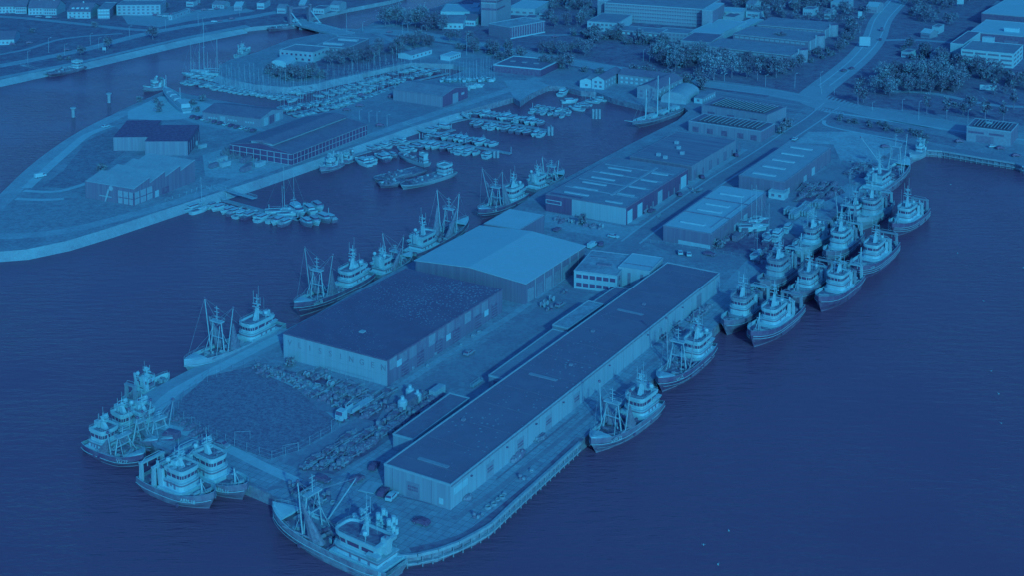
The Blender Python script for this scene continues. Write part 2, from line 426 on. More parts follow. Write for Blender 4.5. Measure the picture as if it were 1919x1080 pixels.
def name_on_bow(par, sh, txt, L, s=.80, size=1.25, dz=.15, m='white'):
    xd, wd, zd, bl = sh
    for sg in (1, -1):
        a = Vector((xd(s-.06), sg*wd(s-.06), 0)); c = Vector((xd(s+.06), sg*wd(s+.06), 0)); d = (c-a).normalized()
        mid = Vector((xd(s), sg*(wd(s)+.14), zd(s)+dz))
        ang = math.atan2(d.y, d.x) if sg < 0 else math.atan2(-d.y, -d.x)
        text_mesh(txt, size, 'registration_marks', m, par, mid, (R(78), 0, ang))
def cutter(L=38, B=8.2, mh='hull_dark', reg=None, seed=1, nets=2, lean=(10, -12), mw='white', dl=.42, gx=.62, raise_=1.0, md='deck', brow=None, hx=.0, hl=.26):
    """beam trawler: gantry and two derricks amidships, wheelhouse aft"""
    r_ = random.Random(seed)
    root = thing('beam_trawler', None, None)
    fa, fb = .055*L, .105*L
    hb, dk, sh = hull_mesh(L, B, fa, fb, 1.0, mh, mw, md, boot='rust' if seed % 3 == 0 else mh)
    h = hb.build('hull', None, root); dk.build('deck', None, root)
    strake(L, B, sh, -.35, .09).mat('white').build('strake', 'white', h)
    strake(L, B, sh, -1.25, .07, .1, .97, .03).build('strake', 'offwhite' if seed % 2 else 'mid', h)
    xd, wd, zd, bl = sh
    z0 = zd(.25)
    x0, x1 = xd(.10+hx), xd(.10+hl+hx)
    wh, zt = wheelhouse(root, x0, x1, B*.74, z0, 2.5, 2.5, .3, brow=brow)
    MB().mat(mw).box(x0-.04*L, x1+.0, -B*.44, B*.44, z0, z0+1.15).build('deckhouse', None, root)
    radar_mast(root, (x0*.55+x1*.45), zt, .2*L, 1.1, 1+seed % 2, seed)
    f = MB().mat('offwhite'); xf = x0+.6
    f.loft([rp(xf, 0, zt-2, 1.1, .9), rp(xf-.3, 0, zt+1.6, .9, .7)]); f.mat('dark').tube((xf-.3, .2, zt+1.6), (xf-.4, .2, zt+2.3), .2).build('funnel', None, root)
    # gantry
    gxx = xd(gx); gz = zd(gx); gh = .24*L
    g = MB().mat('offwhite')
    for sg in (1, -1):
        g.tube((gxx, sg*B*.33, gz), (gxx, sg*B*.2, gz+gh), .22, 6, .17)
        g.tube((gxx+3.4, sg*B*.3, gz), (gxx+.3, sg*B*.16, gz+gh*.9), .1, 5)
        g.tube((gxx-3.0, sg*B*.33, gz), (gxx-.2, sg*B*.16, gz+gh*.75), .09, 5)
    g.box(gxx-.9, gxx+.9, -B*.26, B*.26, gz+gh, gz+gh+.35); g.box(gxx-.15, gxx+.15, -B*.25, B*.25, gz+gh*.5, gz+gh*.5+.25)
    g.tube((gxx, 0, gz+gh), (gxx, 0, gz+gh*1.5), .16, 6, .09)
    for k in (1.15, 1.3, 1.42): g.box(gxx-.12, gxx+.12, -.9, .9, gz+gh*k, gz+gh*k+.14)
    railing(g, [(gxx-1, -B*.27, gz+gh+.35), (gxx+1, -B*.27, gz+gh+.35), (gxx+1, B*.27, gz+gh+.35), (gxx-1, B*.27, gz+gh+.35), (gxx-1, -B*.27, gz+gh+.35)], .9)
    g.build('gantry', None, root)
    for i, sg in enumerate((1, -1)):
        a = R(lean[i]) if i < len(lean) else 0
        base = Vector((gxx-.6, sg*B*.42, gz+.8)); dlen = dl*L
        tip = base+Vector((dlen*math.sin(R(6*raise_)), math.sin(a)*dlen, math.cos(a)*dlen*.98))
        d = MB().mat('light' if seed % 2 else 'offwhite').tube(base, tip, .21, 7, .15); d.mat('dark').ball(tip, .42)
        do = d.build('derrick', None, root)
        ln = MB().mat('mid').tube(tip, (gxx, 0, gz+gh*1.05), .05, 4).tube(tip, (xd(.97), 0, zd(.97)+bl(.97)), .045, 4).tube(tip, (x1, sg*2, zt), .04, 4)
        ln.build('rigging', None, do)
        if i < nets:
            n_ = MB().mat('net'); top = base.lerp(tip, .62)+Vector((-.8, 0, 0)); bx = Vector((gxx-4.5, sg*B*.34, gz+.3))
            rings = []
            for k, t in enumerate((0, .3, .65, 1)):
                c = top.lerp(bx, t); rr = .15+1.5*t**1.1
                rings.append([(c.x+rr*1.3*math.cos(q*math.pi/4)*(1+.25*(q % 2)), c.y+rr*.7*math.sin(q*math.pi/4), c.z) for q in range(8)])
            n_.loft(rings).build('net', None, root)
    b = MB().mat('rust').rbox(gxx-1, sg*B*.45, gz+.9, 11, .35, .35); b.tube((gxx-6, B*.43, gz+1.2), (gxx+6, B*.43, gz+1.2), .25, 6).build('trawl_beam', None, root)
    winch(xd(.44+hx*.5), zd(.44), B*.2).build('winch', None, root)
    clutter(xd(.4), xd(.64), B*.36, zd(.5), 34, seed, ('dark', 'dull', 'black', 'mid', 'offwhite', 'net_dark')).build('deck_gear', None, root)
    clutter(xd(.7), xd(.86), B*.22, zd(.72), 9, seed+5).build('deck_gear', None, root)
    clutter(xd(.03), xd(.1), B*.25, z0, 6, seed+9).build('deck_gear', None, root)
    # whaleback on the bow
    wb = MB().mat(mw); S = (.84, .88, .93, .97, .995); sec = []
    for s in S: sec.append([(xd(s), wd(s)-.1, zd(s)+bl(s)), (xd(s), wd(s)*.5, zd(s)+bl(s)+.3), (xd(s), -wd(s)*.5, zd(s)+bl(s)+.3), (xd(s), -wd(s)+.1, zd(s)+bl(s)), (xd(s), 0, zd(s)+bl(s)-.25)])
    wb.loft([list(reversed(q)) for q in sec]).build('whaleback', None, root)
    rl = MB().mat('offwhite')
    for sg in (1, -1): railing(rl, [(xd(s), sg*(wd(s)-.1), zd(s)+bl(s)) for s in (.7, .76, .82, .87, .92, .96, .99)], .8)
    rl.build('railing', None, root)
    bt = MB().mat('white'); bx0 = x0+1.0
    bt.loft([[(bx0-1.6, B*.33, zt-1.9), (bx0+1.6, B*.33, zt-1.9), (bx0+1.4, B*.42, zt-1.9), (bx0-1.4, B*.42, zt-1.9)],
             [(bx0-1.9, B*.30, zt-1.1), (bx0+1.9, B*.30, zt-1.1), (bx0+1.7, B*.46, zt-1.1), (bx0-1.7, B*.46, zt-1.1)]]).build('life_raft', None, root)
    if reg: name_on_bow(root, sh, reg, L)
    return root
def rp(x, y, z, a, b): return [(x-a, y-b, z), (x+a, y-b, z), (x+a, y+b, z), (x-a, y+b, z)]
def trawler(L=30, B=8.6, mh='hull_dark', reg=None, seed=1, hx=.42, hl=.27, mw='white', lines=2, gant=2, md='deck', foremast=True, h1=3.0, h2=2.9, low='white', brow=None):
    """stern trawler: rounded superstructure forward, working deck with net drum and gantry aft"""
    root = thing('stern_trawler', None, None)
    fa, fb = .07*L, .13*L
    hb, dk, sh = hull_mesh(L, B, fa, fb, 1.1, mh, mw, md, tran=.88, fine=2.9, boot='hull_mid' if seed % 2 else mh)
    h = hb.build('hull', None, root); dk.build('deck', None, root)
    xd, wd, zd, bl = sh
    for k in range(lines): strake(L, B, sh, -.25-.75*k, .09, 0, .99, .07-.04*k).build('strake', 'white', h)
    x0, x1 = xd(hx), xd(hx+hl); z0 = zd(hx+hl*.5)
    P = rpoly(x0-.06*L, x1+.02*L, B*.97, .4, 9)
    MB().mat(low).loft([[(p[0], p[1]*.93, z0-.6) for p in P], [(p[0], p[1]*.93, z0+1.3) for p in P]]).build('deckhouse', None, root)
    wh, zt = wheelhouse(root, x0, x1, B*(.64+.05*(seed % 3)), z0+1.3, h1-1.1, h2-.5, .34, mw, brow=brow)
    radar_mast(root, x0+(x1-x0)*(.3+.05*(seed % 4)), zt, (.19+.02*(seed % 4))*L, 1.0+.1*(seed % 3), 1+seed % 3, seed)
    clutter(x0+.5, x1-1, B*.28, zt-.6, 9, seed+40, ('offwhite', 'pale', 'mid', 'dull')).build('roof_gear', None, root)
    fun = MB().mat(mw)
    for sg in (1, -1):
        fun.loft([rp(x0-.5, sg*B*.34, z0, .7, .5), rp(x0-.9, sg*B*.34, zt-.3, .5, .4)]); fun.mat('dark').tube((x0-.9, sg*B*.34, zt-.3), (x0-1., sg*B*.34, zt+.5), .2).mat(mw)
    fun.build('funnel', None, root)
    spots = (.06, .27)[:gant]
    for k, s in enumerate(spots):
        x = xd(s); z = zd(s); gh = (4.6, 5.2)[k]; g = MB().mat('offwhite' if (seed+k) % 3 else 'mid')
        for sg in (1, -1): g.loft([rp(x, sg*(wd(s)-.9), z, .55, .4), rp(x-.2, sg*(wd(s)-1.1), z+gh, .4, .35)])
        g.box(x-.65, x+.3, -wd(s)+.6, wd(s)-.6, z+gh, z+gh+.5)
        for y in (-1.6, 1.6): g.tube((x, y, z+gh), (x+.1, y, z+gh-1.1), .14)
        g.path([(x, -wd(s)+1, z+gh+.5), (x, -wd(s)*.5, z+gh+1.3), (x, wd(s)*.5, z+gh+1.3), (x, wd(s)-1, z+gh+.5)], .1)
        g.build('gantry', None, root)
    if seed % 2:
        kp = MB().mat('offwhite')
        for sg in (1, -1): kp.loft([rp(xd(.33), sg*B*.3, zd(.3), .5, .3), rp(xd(.33)-1.4, sg*B*.28, zd(.3)+7, .25, .2)])
        kp.tube((xd(.33)-1.2, -B*.28, zd(.3)+6), (xd(.33)-1.2, B*.28, zd(.3)+6), .14).build('king_post_frame', None, root)
    nd = winch(xd(.17), zd(.2)+.6, B*.2); nd.mat('net').tube((xd(.17), -B*.19, zd(.2)+1.5), (xd(.17), -.2, zd(.2)+1.5), .85, 10); nd.mat('net_dark').tube((xd(.17), .2, zd(.2)+1.5), (xd(.17), B*.19, zd(.2)+1.5), .8, 10)
    nd.build('net_drum', None, root)
    clutter(xd(.06), xd(.36), B*.36, zd(.2), 34, seed, ('dark', 'dull', 'black', 'mid', 'offwhite', 'net_dark')).build('deck_gear', None, root)
    clutter(xd(.78), xd(.9), B*.2, zd(.8)+.1, 8, seed+3, ('light', 'mid', 'offwhite', 'dull')).build('deck_gear', None, root)
    if foremast:
        x = xd(.83); z = zd(.83); m = MB().mat('offwhite').tube((x, 0, z), (x-.6, 0, z+.17*L), .3, 7, .2)
        m.tube((x+.8, 1.0, z), (x-.4, .1, z+.13*L), .1).tube((x+.8, -1.0, z), (x-.4, -.1, z+.13*L), .1).box(x-.9, x-.3, -.9, .9, z+.12*L, z+.12*L+.15)
        m.build('foremast', None, root)
    rl = MB().mat('offwhite')
    for sg in (1, -1): railing(rl, [(xd(s), sg*(wd(s)-.12), zd(s)+bl(s)) for s in (.74, .8, .86, .91, .95, .985)], .6)
    rl.build('railing', None, root)
    if reg: name_on_bow(root, sh, reg, L)
    return root
def tyres(root, L, B, fa, seed):
    r_ = random.Random(seed*7)
    for i in range(r_.randint(3, 6)):
        x = L*r_.uniform(-.35, .2); sg = r_.choice((1, -1)); y = sg*(B/2+.12)
        MB().mat('black').tube((x, y-.15, fa*.62), (x, y+.15, fa*.62), .5, 10).build('tyre_fender', None, root)
def moor(fn, bow, stern, label, cat='trawler', z=0, group=None, lscale=None, **kw):
    """put a vessel so that its bow and stern stand at two points of the harbour"""
    a, b = G(*bow, z), G(*stern, z); d = a-b; L = d.length*1.0
    kw.setdefault('L', L if lscale is None else lscale*L)
    o = fn(**kw); c = (a+b)/2
    if kw.get('B', 0) > 7: tyres(o, kw['L'], kw['B'], .06*kw['L'], kw.get('seed', 1))
    if lscale: c = a-d.normalized()*kw['L']/2
    o.location = (c.x, c.y, 0); o.rotation_euler.z = math.atan2(d.y, d.x)
    tag(o, label, cat, group); return o

# small craft
def sailboat(L=9, B=3, mh='white', cover='mid', mast=1.25, seed=0, two=False):
    root = thing('sailing_yacht', None, None)
    hb, dk, sh = hull_mesh(L, B, .95, 1.15, .12, mh, 'white', 'deck_light' if seed % 2 else 'pale', over=.1, tran=.72, fine=1.9)
    hb.build('hull', None, root); dk.build('deck', None, root)
    c = MB().mat('white').loft([rpz(-.06*L, .3*L, B*.5, 1.0, .28), rpz(-.03*L, .24*L, B*.4, 1.5, .2)]); c.build('cabin', None, root)
    MB().mat('dark').loft([rpz(.0, .2*L, B*.46, 1.22, .2), rpz(.0, .2*L, B*.455, 1.38, .2)]).build('cabin_window', None, root)
    MB().mat('dull').box(-.38*L, -.1*L, -B*.22, B*.22, .98, 1.14).build('cockpit', None, root)
    m = MB().mat('offwhite').tube((.08*L, 0, 1), (.06*L, 0, 1+mast*L), .075, 5, .05)
    m.box(.055*L, .075*L, -.7, .7, 1+mast*L*.5, 1+mast*L*.5+.08)
    mo = m.build('mast', None, root)
    MB().mat('pale').tube((.06*L, 0, 1+mast*L), (.49*L, 0, 1.2), .02, 3).tube((.06*L, 0, 1+mast*L), (-.49*L, 0, 1.2), .018, 3).build('stay', None, mo)
    MB().mat(cover).tube((.06*L, 0, 2.0), (-.36*L, 0, 2.1), .2, 6, .13).build('boom', None, root)
    if two: MB().mat('offwhite').tube((-.3*L, 0, 1), (-.31*L, 0, 1+mast*L*.7), .07).build('mizzen_mast', None, root)
    return root
def rpz(x0, x1, w, z, rf): return [(p[0], p[1], z) for p in rpoly(x0, x1, w, rf, 5)]
def motorboat(L=9, B=3.2, mh='white', fly=0, seed=0, top='white', canvas=None):
    root = thing('motor_boat', None, None)
    hb, dk, sh = hull_mesh(L, B, 1.0, 1.5, .2, mh, 'white', 'deck_light', over=.1, tran=.9, fine=2.2)
    hb.build('hull', None, root); dk.build('deck', None, root)
    x0, x1 = -.25*L, .2*L
    MB().mat(top).loft([rpz(x0, x1+.1*L, B*.74, 1.0, .4), rpz(x0, x1+.06*L, B*.7, 1.75, .4)]).build('cabin', None, root)
    MB().mat('glass').loft([rpz(x0+.1, x1+.045*L, B*.70, 1.75, .4), rpz(x0+.15, x1-.02*L, B*.62, 2.25, .35)]).build('windscreen', None, root)
    MB().mat(top).loft([rpz(x0-.3, x1, B*.68, 2.25, .35), rpz(x0-.3, x1, B*.68, 2.36, .35)]).build('cabin_roof', None, root)
    if fly:
        MB().mat('white').loft([rpz(x0, x1-.1*L, B*.55, 2.36, .4), rpz(x0, x1-.08*L, B*.6, 2.9, .4)]).build('flybridge', None, root)
        MB().mat('offwhite').tube((x0, 0, 2.4), (x0, 0, 4.4), .06).box(x0-.1, x0+.1, -.9, .9, 3.4, 3.5).build('mast', None, root)
    if canvas: MB().mat(canvas).loft([rpz(-.47*L, x0, B*.75, 1.15, .1), rpz(-.43*L, x0, B*.6, 1.9, .1)]).build('canopy', None, root)
    else: MB().mat('dull').box(-.45*L, x0-.2, -B*.3, B*.3, 1.0, 1.16).build('cockpit', None, root)
    r_ = MB().mat('offwhite')
    xd, wd, zd, bl = sh
    for sg in (1, -1): railing(r_, [(xd(s), sg*(wd(s)-.1), zd(s)+bl(s)) for s in (.6, .75, .88, .97)], .5, .03)
    r_.build('railing', None, root)
    return root
SB = [lambda: sailboat(9, 3.0, 'white', 'mid', 1.25, 0), lambda: sailboat(10.5, 3.3, 'white', 'dark', 1.3, 1), lambda: sailboat(8.2, 2.8, 'hull_dark', 'pale', 1.2, 2),
      lambda: sailboat(9.5, 3.1, 'offwhite', 'dull', 1.35, 3), lambda: sailboat(11.5, 3.6, 'white', 'light', 1.3, 4, True)]
SBN = ['white yacht with blue sail cover', 'large white yacht, dark sail cover', 'small dark hulled sailing yacht', 'tall masted off-white yacht', 'two masted white yacht']
MO = [lambda: motorboat(9, 3.2, 'white', 0, 0), lambda: motorboat(11, 3.7, 'white', 1, 1), lambda: motorboat(8, 2.9, 'hull_mid', 0, 2, 'white', 'mid'),
      lambda: motorboat(10, 3.5, 'hull_dark', 0, 3, 'offwhite'), lambda: motorboat(7, 2.6, 'white', 0, 4, 'pale', 'light')]
MON = ['white cabin cruiser', 'white flybridge motor cruiser', 'blue hulled boat with canopy', 'dark hulled cabin cruiser', 'small white boat, pale canopy']
def boat_row(p0, p1, n, side, zone, group, kinds='s', seed=0, gap=1.0, jit=.12, ang=None, dist=6.0, z=0, sc_=1):
    """n boats moored side by side along the line p0-p1 (points of the harbour), bows off to one side"""
    n = max(3, int(n*(.95 if kinds == 's' else .86))); sc_ *= .9
    r_ = random.Random(seed); a, b = G(*p0, z), G(*p1, z); d = (b-a).normalized()
    nrm = Vector((-d.y, d.x, 0))*side
    for i in range(n):
        t = (i+.5+r_.uniform(-.2, .2))/n; p = a.lerp(b, t)+nrm*dist*(1+r_.uniform(-.1, .1))
        k = 's' if kinds == 's' else ('m' if kinds == 'm' else r_.choice('sm'))
        j = r_.choice((0, 0, 1, 1, 2, 3, 4)) if k == 's' else r_.randrange(5)
        rz = math.atan2(-nrm.y, -nrm.x)+r_.uniform(-jit, jit)*.5+(math.pi if r_.random() < .35 else 0)
        s_ = sc_*r_.uniform(.88, 1.12)
        place(k+str(j), (SB if k == 's' else MO)[j], (p.x, p.y, z), rz, '%s, %s from the left %s' % ((SBN if k == 's' else MON)[j], od(i), zone), 'yacht' if k == 's' else 'motor boat', group, s_)
# ---------------------------------------------------------------- the setting: water, land, roads
def struct(o): o['kind'] = 'structure'; return o
def px(poly, z=GZ): return [G(u, v, z) for u, v in poly]
def patch(name, poly, m, dz):
    P = px(poly, GZ+dz); b = MB(); b.slab(P, None, GZ+dz); return struct(b.build(name, m))
def ribbon(name, pts, w, m, dz, wend=None, z=GZ, world=False):
    P = [Vector(p) for p in pts] if world else px(pts, z)
    Q = []                                            # smooth the bends
    for i in range(len(P)-1):
        p0, p1, p2, p3 = P[max(0, i-1)], P[i], P[i+1], P[min(len(P)-1, i+2)]
        for k in range(5):
            t = k/5; Q.append(.5*((2*p1)+(-p0+p2)*t+(2*p0-5*p1+4*p2-p3)*t*t+(-p0+3*p1-3*p2+p3)*t**3))
    Q.append(P[-1]); L_, R_ = [], []
    for i, q in enumerate(Q):
        d = (Q[min(i+1, len(Q)-1)]-Q[max(i-1, 0)]); d.z = 0; d.normalize(); n = Vector((-d.y, d.x, 0))
        ww = w if wend is None else w+(wend-w)*i/(len(Q)-1)
        L_.append(q+n*ww/2); R_.append(q-n*ww/2)
    b = MB(); V = [(p.x, p.y, z+dz) for p in L_]+[(p.x, p.y, z+dz) for p in R_]; n = len(Q)
    b.add(V, [(i+n, i+1+n, i+1, i) for i in range(n-1)])
    return struct(b.build(name, m))

# water
wm = bpy.data.materials.new('water'); wm.use_nodes = True; n = wm.node_tree; bs = n.nodes['Principled BSDF']
bs.inputs['Base Color'].default_value = (.29, .122, .24, 1); bs.inputs['Roughness'].default_value = .2; bs.inputs['IOR'].default_value = 1.33
bs.inputs['Specular IOR Level'].default_value = .36
ge = n.nodes.new('ShaderNodeNewGeometry')
def wnoise(rot, sc_, s, det=3):
    mp = n.nodes.new('ShaderNodeMapping'); mp.inputs['Rotation'].default_value = (0, 0, R(rot)); mp.inputs['Scale'].default_value = sc_
    n.links.new(ge.outputs['Position'], mp.inputs[0]); t = n.nodes.new('ShaderNodeTexNoise'); t.inputs['Scale'].default_value = s
    t.inputs['Detail'].default_value = det; n.links.new(mp.outputs[0], t.inputs['Vector']); return t
w1 = wnoise(12, (.25, 1, 1), .42); w2 = wnoise(-22, (.3, 1, 1), 1.3, 2); w3 = wnoise(5, (1, 1, 1), .02, 3)
mx = n.nodes.new('ShaderNodeMath'); mx.operation = 'MULTIPLY_ADD'; mx.inputs[1].default_value = .45
n.links.new(w2.outputs[0], mx.inputs[0]); n.links.new(w1.outputs[0], mx.inputs[2])
m3 = n.nodes.new('ShaderNodeMapRange'); m3.inputs[1].default_value = .35; m3.inputs[2].default_value = .65; m3.inputs[3].default_value = .25; m3.inputs[4].default_value = 1
n.links.new(w3.outputs[0], m3.inputs[0])
bp = n.nodes.new('ShaderNodeBump'); bp.inputs['Distance'].default_value = .6
n.links.new(m3.outputs[0], bp.inputs['Strength']); n.links.new(mx.outputs[0], bp.inputs['Height']); n.links.new(bp.outputs[0], bs.inputs['Normal'])
MATS['water'] = wm
struct(MB().add([(-6000, -500, 0), (6000, -500, 0), (6000, 9000, 0), (-6000, 9000, 0)], [(0, 1, 2, 3)]).build('water', 'water'))

far = 5000
LAND = [  # outline of the main land, as points of the shoreline
 (1919, 312), (1905, 306), (1766, 283), (1738, 281), (1715, 290), (1660, 332), (1575, 395), (1490, 470), (1420, 540), (1352, 603), (1335, 620), (1085, 831),
 (960, 944), (920, 982), (890, 1000), (820, 1031), (745, 1043), (690, 1040), (610, 992), (505, 926), (484, 917), (290, 838), (250, 796), (245, 775), (267, 755), (350, 711), (480, 643),
 (530, 622), (592, 590), (695, 531), (767, 493), (825, 460), (960, 392), (1010, 357), (1065, 331), (1110, 307), (1180, 270),
 (1270, 225), (1290, 207), (1283, 201), (1212, 199), (1147, 183), (1118, 172), (1090, 170), (1060, 162), (1030, 160), (1010, 168), (992, 178), (975, 190), (962, 182),
 (860, 216), (780, 240), (700, 268), (575, 311), (480, 344), (400, 370), (317, 397), (200, 436), (125, 459), (50, 475), (0, 479), (-60, 470), (-90, 440), (-60, 405),
 (0, 367), (62, 308), (105, 274), (155, 244), (225, 207), (262, 190), (305, 171), (337, 172), (400, 186), (480, 198), (535, 214), (555, 221), (640, 202), (745, 163), (762, 156), (842, 142), (880, 128),
 (850, 120), (772, 117), (745, 122), (675, 138), (617, 150), (592, 157), (540, 163), (480, 158), (430, 148), (410, 140), (412, 122), (430, 112), (480, 98), (540, 74), (600, 62), (636, 64), (690, 47), (715, 35), (812, 15), (850, 0), (868, -12), (980, -60)]
def up(pts):                # shorelines were traced at the water, the bank tops stand a little farther in
    return [(u, v-3-5*max(0, v)/480) for u, v in pts]
LAND = [(u, v-(3+5*v/480 if 50 <= i <= 60 else 0)) for i, (u, v) in enumerate(LAND)]
P = px(LAND)
P += [Vector((1500, far, GZ)), Vector((6000, far, GZ)), Vector((6000, 500, GZ)), G(2400, 420)]
lb = MB().mat('ground'); lb.slab(P, None, GZ); lb.mat('concrete')
nP = len(P)
for i in range(nP):
    a, b_ = P[i], P[(i+1) % nP]
    soft = 50 <= i <= 95
    lb.mat('riprap' if soft else 'rust')
    lb.add([(a.x, a.y, GZ), (b_.x, b_.y, GZ), (b_.x, b_.y, -2), (a.x, a.y, -2)], [(0, 1, 2, 3)])
struct(lb.build('ground'))
# the far bank over the channel
FB = [(-80, 165), (0, 149), (87, 130), (160, 117), (340, 75), (455, 52), (480, 49), (555, 43), (592, 29), (655, 15), (733, 0), (760, -8)]
P2 = px(FB)+[Vector((-200, far, GZ)), Vector((-6000, far, GZ)), G(-1500, 150)]
fb_ = MB().mat('lawn'); fb_.slab(P2, None, GZ); fb_.mat('riprap')
for a, b_ in zip(P2[:12], P2[1:12]): fb_.add([(a.x, a.y, GZ), (b_.x, b_.y, GZ), (b_.x, b_.y, -2), (a.x, a.y, -2)], [(0, 1, 2, 3)])
struct(fb_.build('river_bank'))
# sloping stone revetments at the foot of the soft shores
def revet(name, pts, w, m='riprap'):
    P = px(pts); b = MB(); L_ = []
    for i, q in enumerate(P):
        d = P[min(i+1, len(P)-1)]-P[max(0, i-1)]; d.normalize(); nn = Vector((-d.y, d.x, 0)); L_.append((q, q+nn*w))
    for (a, a2), (c, c2) in zip(L_, L_[1:]):
        b.add([(a.x, a.y, GZ-.02), (c.x, c.y, GZ-.02), (c2.x, c2.y, -.5), (a2.x, a2.y, -.5)], [(0, 1, 2, 3)])
    return struct(b.build(name, m))
revet('shore_revetment', list(reversed(up([(480, 344), (400, 370), (317, 397), (200, 436), (125, 459), (50, 475), (0, 479), (-60, 470)])+[(-90, 440-20), (-60, 405), (0, 367), (62, 308), (105, 274), (155, 244), (225, 207)])), -4)
revet('shore_revetment', list(reversed(up([(860, 216), (780, 240), (700, 268), (575, 311), (480, 344)]))), -4)
revet('shore_revetment', [(-80, 165), (0, 149), (87, 130), (160, 117), (340, 75), (455, 52)], -6)
revet('shore_revetment', [(410, 140), (430, 148), (480, 158), (540, 163), (592, 157), (617, 150), (675, 138)], -5)

# --- fishing pier surfaces
patch('quay_paving', [(770, 1037), (830, 1026), (890, 994), (918, 977), (945, 950), (845, 950), (720, 918), (640, 890), (500, 922), (615, 985), (700, 1030)], 'slabs', .01)
patch('quay_paving', [(250, 790), (290, 832), (500, 918), (560, 880), (440, 830), (330, 790), (270, 762)], 'slabs', .012)
patch('quay_paving', [(850, 950), (918, 975), (1085, 829), (1333, 618), (1349, 600), (1405, 545), (1350, 530)], 'slabs', .014)
patch('quay_paving', [(700, 850), (740, 800), (840, 770), (720, 918), (640, 890)], 'slabs', .016)
ribbon('quay_road', [(270, 765), (350, 718), (480, 652), (540, 618)], 11, 'asphalt_light', .02)
ribbon('pavement', [(280, 783), (320, 742), (370, 712), (470, 660), (525, 632)], 4, 'paving', .03)
ribbon('pavement', [(278, 795), (345, 810), (420, 838), (500, 878), (560, 905)], 3.2, 'paving', .03)
patch('grass_field', [(326, 775), (345, 745), (390, 705), (478, 686), (555, 720), (632, 783), (620, 810), (560, 845), (505, 862), (440, 838), (370, 808)], 'rough_grass', .04)
patch('sand_patch', [(480, 690), (500, 684), (640, 740), (655, 790), (632, 790), (560, 730), (500, 704)], 'sand', .05)
ribbon('road', [(1560, 196), (1527, 222), (1490, 247), (1422, 292), (1347, 337), (1235, 414), (1185, 452), (1110, 520), (1000, 605), (870, 690), (700, 790), (560, 880)], 11.5, 'asphalt', .02, 10)
ribbon('pavement', [(735, 735), (830, 672), (945, 602), (990, 570)], 2.6, 'concrete', .035)
ribbon('pavement', [(1003, 560), (1100, 488), (1128, 470)], 2.6, 'concrete', .035)
ribbon('pavement', [(1180, 418), (1295, 340), (1330, 318), (1392, 278)], 6, 'concrete', .035)
patch('forecourt', [(1215, 455), (1265, 405), (1350, 455), (1440, 480), (1420, 510), (1280, 482)], 'asphalt', .028)
patch('forecourt', [(1023, 395), (1170, 425), (1210, 420), (1160, 450), (1020, 425)], 'concrete', .03)
patch('forecourt', [(1005, 425), (1150, 452), (1120, 470), (1010, 440)], 'meadow', .032)
patch('sand_lot', [(1488, 268), (1515, 247), (1600, 246), (1692, 268), (1640, 305), (1575, 300), (1562, 270)], 'sand', .03)
patch('storage_yard', [(1560, 310), (1640, 310), (1600, 345), (1500, 430), (1440, 470), (1380, 470), (1440, 380), (1480, 350)], 'asphalt', .022)
ribbon('quay_road', [(1720, 282), (1650, 315), (1545, 388), (1440, 470), (1370, 540)], 7, 'asphalt_light', .036)
patch('dark_soil', [(540, 715), (620, 735), (645, 780), (600, 770)], 'asphalt', .06)

patch('gear_ground', [(560, 880), (600, 848), (700, 798), (790, 732), (838, 733), (800, 775), (705, 842), (625, 890)], 'dirt', .045)
patch('gear_ground', [(468, 684), (510, 688), (560, 700), (600, 698), (700, 738), (738, 735), (705, 792), (655, 778), (640, 745), (545, 716)], 'dirt', .042)
patch('gear_ground', [(1490, 378), (1498, 340), (1562, 338), (1585, 360), (1540, 380)], 'dirt', .042)
patch('gear_ground', [(1300, 462), (1390, 425), (1440, 430), (1500, 440), (1430, 505), (1390, 480)], 'dirt', .042)
for f_, (p_, q_) in enumerate((((720, 925), (850, 955)), ((930, 900), (1085, 775)))): ribbon('drain_channel', [p_, q_], .5, 'dull', .05)
ribbon('tyre_track', [(850, 975), (930, 920), (1020, 850), (1110, 775), (1210, 690), (1300, 615)], 1.6, 'asphalt', .03)
ribbon('quay_edge_strip', [(770, 1033), (860, 1009), (915, 975), (1000, 905), (1088, 822)], 2.2, 'dirt', .035)
ribbon('kerb', [(1573, 200), (1540, 224), (1503, 249), (1436, 294), (1361, 340), (1249, 418), (1199, 456)], .9, 'offwhite', .05)
ribbon('kerb', [(1545, 192), (1513, 219), (1476, 243), (1408, 288), (1333, 333), (1221, 410), (1165, 452)], .9, 'offwhite', .05)
patch('town_lawn', [(725, 36), (860, 3), (1000, -60), (2050, -60), (2050, 232), (1919, 228), (1600, 196), (1440, 163), (1200, 130), (960, 88), (760, 52)], 'lawn', .006)
patch('town_yard', [(885, 118), (960, 108), (1085, 130), (1330, 170), (1300, 186), (1280, 170), (1240, 150), (1140, 140), (1060, 150), (1000, 148)], 'asphalt', .007)
ribbon('road', [(700, 50), (820, 38), (930, 30), (1010, 14), (1110, -8)], 7, 'asphalt_light', .02)
ribbon('road', [(1080, -8), (1120, 45), (1100, 62), (1000, 66)], 5, 'asphalt_light', .021)
